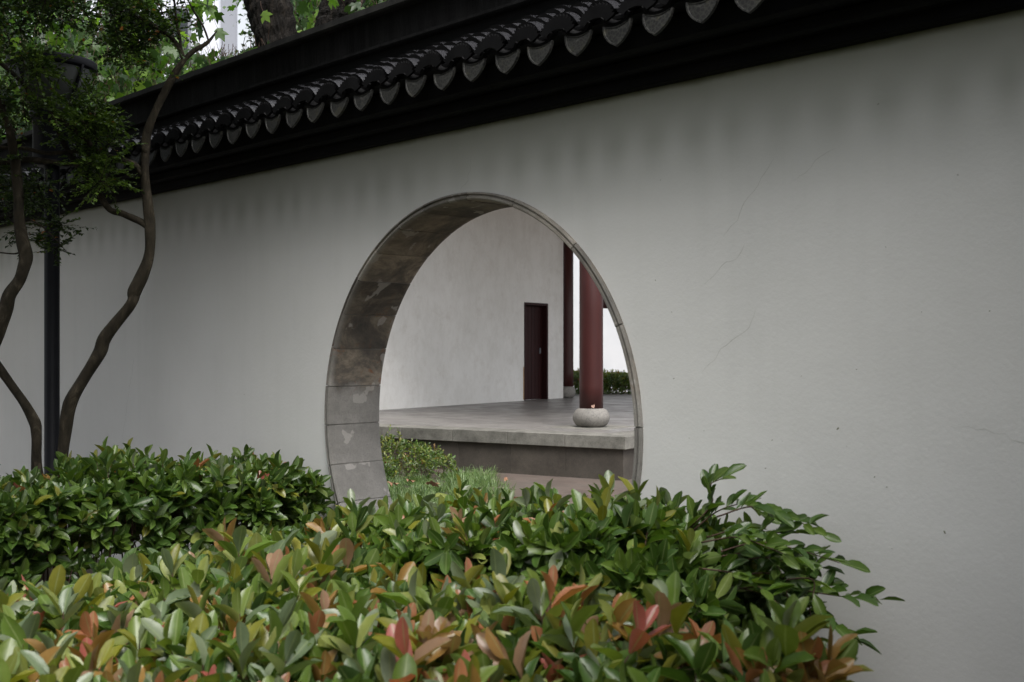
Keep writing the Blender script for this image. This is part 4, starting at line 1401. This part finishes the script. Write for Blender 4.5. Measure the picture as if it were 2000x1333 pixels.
for i in range(40):
    cl.append((R_.uniform(-60, 240), R_.uniform(100, 420), R_.uniform(9.1, 9.6), 1, .12, 0))
for i in range(7):
    cl.append((R_.uniform(10, 110), R_.uniform(90, 230), R_.uniform(7.0, 7.3), 1, .05, 1))
for (u, v) in ((60, 455), (85, 470), (108, 488), (45, 440), (95, 440), (120, 440)):
    cl.append((u, v, 7.8, 1, .03, 0))
cl = [c for c in cl if not (20 < c[0] < 225 and 70 < c[1] < 335 and c[5] == 0 and c[2] < 8.4) or c[2] > 8.9]
cl = [(c[0], c[1], c[2]*TK if c[2] < 9 else c[2], *c[3:]) for c in cl if c[2] < 9 or c[1] < 200]
cl = [c for c in cl if not (c[0] > 185 and 85 < c[1] < 180) and not (c[0] < 290 and 258 < c[1] < 338 and c[5] == 0) and not (55 < c[0] < 290 and 235 < c[1] < 345 and c[5] == 0 and c[2] < 9)]
tb_, tt_, f = spray_clumps(cl, .030, 'small', M['small_leaf'], ltree, invt, SPAL, (.30, .28, .18, .07, .13, .012), 9, 17, .19)
stems_mesh('twigs', tb_, tt_, .0035, .0012, M['bark'], ltree, invt, .01)

# ------------------------------------------------------------------ PLANE TREE AND BACKGROUND BEYOND THE WALL
pb = pix(565, 683, 10.4)
plane = empty('plane_tree', (pb.x, pb.y, 0))
tag(plane, 'massive dark furrowed tree forking just above the wall coping with big lobed leaves', 'tree')
invp = Matrix.Translation((-pb.x, -pb.y, 0))
def rough_tube(name, px, rad_px, d_, parent, inv, n=64, k=14, seed=0, amp=.13):
    pts = [pix(p[0], p[1], p[2] if len(p) > 2 else d_) for p in px]
    rs = [r_*d_/FPX for r_ in rad_px]
    vs, fs = tube_data(pts, rs, n, k, .03, seed)
    V = np.array([tuple(v) for v in vs]); m_ = len(V)//n
    rs_ = np.random.default_rng(seed)
    cen = V.reshape(m_, n, 3).mean(1, keepdims=True)
    off = V.reshape(m_, n, 3)-cen
    j = np.arange(n)[None, :]; i = np.arange(m_)[:, None]
    ph = i*.11
    w = np.sin(j*2*PI*11/n+3*np.sin(ph))+.7*np.sin(j*2*PI*17/n-2.2*np.sin(ph*1.7+1))+.5*np.sin(i*1.1+j*.9)
    off *= (1+amp*.5*np.abs(w)[:, :, None]-.03+rs_.normal(0, .010, (m_, n, 1)))
    V = (cen+off).reshape(-1, 3)
    o = pyd(name, V.tolist(), fs, M['plane_bark'], parent, False); o.matrix_parent_inverse = inv
    return o
rough_tube('trunk', [(595, 690), (595, 400), (598, 180), (598, 98)], [110, 98, 88, 80], 10.4, plane, invp, 72, 18, 1)
rough_tube('limb', [(575, 170), (545, 95), (527, 20), (500, -60), (455, -160), (400, -300)], [50, 37, 43, 40, 36, 30], 10.3, plane, invp, 64, 14, 2)
rough_tube('limb', [(620, 160), (652, 80), (669, 20), (680, -60), (700, -180), (730, -320)], [54, 44, 42, 41, 38, 32], 10.5, plane, invp, 64, 14, 3)
def lobed(clusters, leafL, parent, inv, pal, prob, nparts, extra=0, vis=None):
    P = []; D = []; U = []; L = []; CI = []; DP = []; tb2 = []; tt2 = []
    for (u, v, d_, su, sv, sdp, n_) in clusters:
        uu = rng.normal(u, su, n_); vv = rng.normal(v, sv, n_); dd = d_+rng.normal(0, sdp, n_)
        for a, b_, c in zip(uu, vv, dd):
            p = np.array(pix(a, b_, c)); P.append(p); DP.append(c)
            dr_ = norm(np.array([rng.normal(0, .6), rng.normal(0, .6), -.75+rng.normal(0, .35)]))
            D.append(dr_); U.append(norm(np.array([rng.normal(0, .7), -.6+rng.normal(0, .7), .8])))
            tb2.append(p-dr_*.06+np.array([0, 0, .05])); tt2.append(p)
        L.append(rng.uniform(.7, 1.2, n_)*leafL)
        CI.append(rng.choice(len(pal), n_, p=np.array(prob)/sum(prob)))
    P = np.array(P); D = np.array(D); U = np.array(U); L = np.concatenate(L); CI = np.concatenate(CI); DP = np.array(DP)
    dpt = (DP-DP.min())*.02
    split_leaves('lobed', P, D, U, L, L, CI, pal, dpt, M['plane_leaf'], parent, inv, nparts, 1.0, vis)
    stems_mesh('leaf_stalks', tb2, tt2, .003, .002, M['twig'], parent, inv, .004)
LPAL = np.array([(.030, .070, .012), (.050, .110, .016), (.090, .175, .022), (.020, .048, .012), (.14, .24, .035)])
CS = 1.5
cls = [(250, 150, 11.0, 55, 45, .7, 190), (300, 85, 11.0, 30, 45, .6, 80), (395, 140, 10.6, 30, 20, .4, 80), (170, 90, 11.3, 70, 70, .7, 170), (60, 150, 11.3, 70, 80, .7, 150),
       (440, 125, 10.3, 30, 14, .3, 50), (215, 215, 10.8, 30, 25, .4, 60), (395, 18, 9.9, 18, 18, .2, 14), (500, 110, 10.0, 16, 16, .2, 16), (270, 15, 11, 30, 25, .5, 40),
       (640, 20, 12.5, 35, 40, .8, 140), (790, -5, 10.6, 45, 22, .4, 120), (740, 20, 11.2, 30, 25, .5, 60), (620, -60, 10.8, 120, 40, .8, 120)]
cls = [(*c[:6], int(c[6]*CS)) for c in cls]
lobed(cls, .135, plane, invp, LPAL, (.30, .28, .17, .18, .07), 300)
# darker evergreens farther back
def back_tree(name, label, u, v0, d_, ru, rv, n_, pal, leafL, seed, group=None):
    b_ = pix(u, 683, d_)
    root = empty(name, (b_.x, b_.y, 0)); tag(root, label, 'tree', group)
    inv = Matrix.Translation((-b_.x, -b_.y, 0))
    o = tube('trunk', [Vector((b_.x, b_.y, 0)), Vector((b_.x+.1, b_.y, 2)), Vector((b_.x-.1, b_.y+.1, pix(u, v0, d_).z))], [.22, .18, .10], M['plane_bark'], root, 10, 5)
    o.matrix_parent_inverse = inv
    cen = pix(u, v0, d_)
    rw = ru*d_/FPX; rh = rv*d_/FPX
    k = n_
    # leaf clumps on noisy shells
    nc = max(10, k//90)
    cc = norm(rng.normal(0, 1, (nc, 3)))*rng.uniform(.45, 1.0, (nc, 1))*np.array([rw, rw, rh])+np.array(cen)
    idx = rng.integers(0, nc, k)
    P = cc[idx]+rng.normal(0, .13*rw+.10, (k, 3))
    D = norm(rng.normal(0, 1, (k, 3))); U = norm(np.array([0, 0, 1.])+rng.normal(0, .5, (k, 3)))
    L = leafL*rng.uniform(.7, 1.3, k)
    col = pal[rng.integers(0, len(pal), k)]*rng.uniform(.7, 1.3, (k, 1))
    f = leaves_mesh('foliage', 'small', P, D, U, L, L*.55, col, M['small_leaf'], root, inv); f['kind'] = 'stuff'
    # a few limbs into the crown
    for i in range(7):
        e_ = cc[rng.integers(0, nc)]
        o = tube('limb', [Vector((b_.x, b_.y, cen.z-rh*.9)), Vector((b_.x, b_.y, cen.z-rh*.9)).lerp(Vector(e_), .5)+Vector((0, 0, .2)), Vector(e_)], [.08, .05, .02], M['plane_bark'], root, 6, 4)
        o.matrix_parent_inverse = inv
    return root
DPAL = np.array([(.022, .050, .014), (.035, .072, .018), (.015, .035, .012)])
BPAL = np.array([(.07, .13, .03), (.10, .18, .04), (.05, .10, .025), (.15, .22, .07)])
back_tree('evergreen_tree', 'dark evergreen between the pale building and the forked trunk', 575, 40, 17, 72, 130, 9000, DPAL, .09, 1)
back_tree('leafy_tree', 'light green leafy tree filling the gap in the fork of the big trunk', 650, -20, 22, 120, 140, 9000, BPAL, .13, 2)
back_tree('leafy_tree', 'bright green leafy tree behind the coping right of the forked trunk', 860, -60, 27, 130, 130, 7000, BPAL, .13, 3)
back_tree('leafy_tree', 'deep green leafy tree behind the coping at the far left', 40, 120, 15, 190, 230, 16000, DPAL*1.5, .10, 4)
back_tree('leafy_tree', 'mid green leafy tree below the pale building on the left', 250, 190, 16, 120, 80, 6000, np.concatenate([DPAL*1.6, BPAL[:1]]), .10, 5)

# pale building far behind
bb = pix(380, 683, 32)
bl = empty('apartment_building', (bb.x, bb.y, 0)); tag(bl, 'pale blue-white building rising behind the trees at top left', 'building')
invb2 = Matrix.Translation((-bb.x, -bb.y, 0))
A = cam_pt(32, (120-1000)/FPX*32); B = cam_pt(32, (430-1000)/FPX*32); Cn = cam_pt(37, (462-1000)/FPX*37)
E = A+(Cn-B)
Hb = 15
def quad_wall(name, a, b_, c, d2, z0, z1, mat):
    pts = [a, b_, c, d2]
    vs = [(p.x, p.y, z) for z in (z0, z1) for p in pts]
    o = pyd(name, vs, [(0, 1, 2, 3), (7, 6, 5, 4), (0, 4, 5, 1), (1, 5, 6, 2), (2, 6, 7, 3), (3, 7, 4, 0)], mat, bl)
    o.matrix_parent_inverse = invb2
    return o
quad_wall('facade', A, B, Cn, E, 0, Hb, M['facade'])
dn = (B-A).normalized(); dnn = Vector((-dn.y, dn.x, 0))
if (dnn.x*(-sT)+dnn.y*cT) > 0: dnn = -dnn
quad_wall('side_face', B-dn*.02+dnn*.04, B+dn*.02+dnn*.04, Cn+dn*.03, Cn-dn*.02, 0, Hb+.3, M['facade2'])  # darker grey skin over the building's whole right side
quad_wall('roof_parapet', A+dnn*.1-dn*.1, B+dnn*.1+dn*.1, Cn+dn*.1, E-dn*.1, Hb+.001, Hb+.4, M['facade2'])
for (u0, u1, va, vb) in ((330, 374, 14, 110), (200, 260, 14, 110), (330, 374, -220, -110), (200, 260, -220, -110)):
    a = cam_pt(32, (u0-1000)/FPX*32); b_ = cam_pt(32, (u1-1000)/FPX*32)
    z1 = pix(0, va, 32).z; z0 = pix(0, vb, 32).z
    f = quad_wall('window', a+dnn*.06, b_+dnn*.06, b_+dnn*.001, a+dnn*.001, z0, z1, M['frame'])
    p_ = quad_wall('pane', a+dn*.09+dnn*.075, b_-dn*.09+dnn*.075, b_-dn*.09+dnn*.061, a+dn*.09+dnn*.061, z0+.09, z1-.12, M['pane'])
    p_.parent = f

# ------------------------------------------------------------------ TREES AROUND THE VIEWER (outside the frame; added to darken the wall and hedges)
def added_shade_tree(label, x, y, h, rx, rz, n_, seed, leafL=.17, tilt=(0, 0)):
    root = empty('added_shade_tree', (x, y, 0)); tag(root, label, 'tree')
    inv = Matrix.Translation((-x, -y, 0))
    o = tube('trunk', [Vector((x, y, 0)), Vector((x+.1, y-.05, h*.5)), Vector((x+tilt[0], y+tilt[1], h))], [.2, .16, .1], M['plane_bark'], root, 12, 6, .04)
    o.matrix_parent_inverse = inv
    r2 = np.random.default_rng(seed)
    nc = 60
    cc = norm(r2.normal(0, 1, (nc, 3)))*r2.uniform(.3, 1.0, (nc, 1))*np.array([rx, rx, rz])+np.array([x+tilt[0], y+tilt[1], h])
    idx = r2.integers(0, nc, n_)
    P = cc[idx]+r2.normal(0, .30, (n_, 3))
    u, v, fw = project(P)
    fwr = -P[:, 0]*sT+P[:, 1]*cT
    mg = 150+FPX*.35/np.maximum(fwr, .15)+r2.uniform(0, 1100, n_)
    ok = ~((fwr > -.25) & (v > -mg) & (u > -mg) & (u < 2000+mg))
    ok &= np.linalg.norm(P-np.array([0, 0, CAMZ]), axis=1) > .9
    ok &= P[:, 1] < YW-.4
    P = P[ok]; k = len(P)
    D = norm(r2.normal(0, 1, (k, 3))); U = norm(np.array([0, 0, 1.])+r2.normal(0, .5, (k, 3)))
    L = leafL*r2.uniform(.7, 1.3, k)
    f = leaves_mesh('foliage', 'small', P, D, U, L, L*.6, DPAL[r2.integers(0, 3, k)]*1.6, M['small_leaf'], root, inv); f['kind'] = 'stuff'
    for i in range(8):
        e_ = cc[r2.integers(0, nc)]
        uu, vv, ff = project(np.array([e_]))
        if 0 < -e_[0]*sT+e_[1]*cT and vv[0] > -100: continue
        o = tube('limb', [Vector((x, y, h*.55)), Vector((x, y, h*.6)).lerp(Vector(e_), .5)+Vector((0, 0, .2)), Vector(e_)], [.09, .05, .02], M['plane_bark'], root, 6, 4)
        o.matrix_parent_inverse = inv
for i, (x, y, h, rx, rz, what) in enumerate(((-7.5, -6.5, 4.2, 2.4, 3.2, 'behind the viewpoint on the left'), (-3.2, -7.5, 4.2, 2.6, 3.2, 'straight behind the viewpoint'),
        (1.5, -7.0, 4.2, 2.6, 3.2, 'behind the viewpoint on the right'), (5.0, -3.4, 4.0, 2.4, 3.0, 'to the right of the viewpoint'))):
    added_shade_tree('unseen dense tree added to block light '+what, x, y, h, rx, rz, 6000, 10+i, .26)
added_shade_tree('unseen leafy tree added for shade beside the right end of the white wall', 1.1, 1.9, 3.2, 1.6, 1.9, 11000, 2)
added_shade_tree('unseen leafy tree added for shade over the left hedge outside the view', -7.4, 1.2, 6.0, 3.4, 1.3, 27000, 3, tilt=(.3, .6))
added_shade_tree('unseen leafy tree added for shade close to the wall beyond the left edge of the view', -12.2, 2.0, 4.0, 2.2, 2.4, 18000, 4)
added_shade_tree('unseen leafy tree added for shade, arching over the near left part of the hedges outside the view', -5.2, -1.6, 5.6, 2.0, 1.1, 10000, 5, tilt=(.7, 1.7))
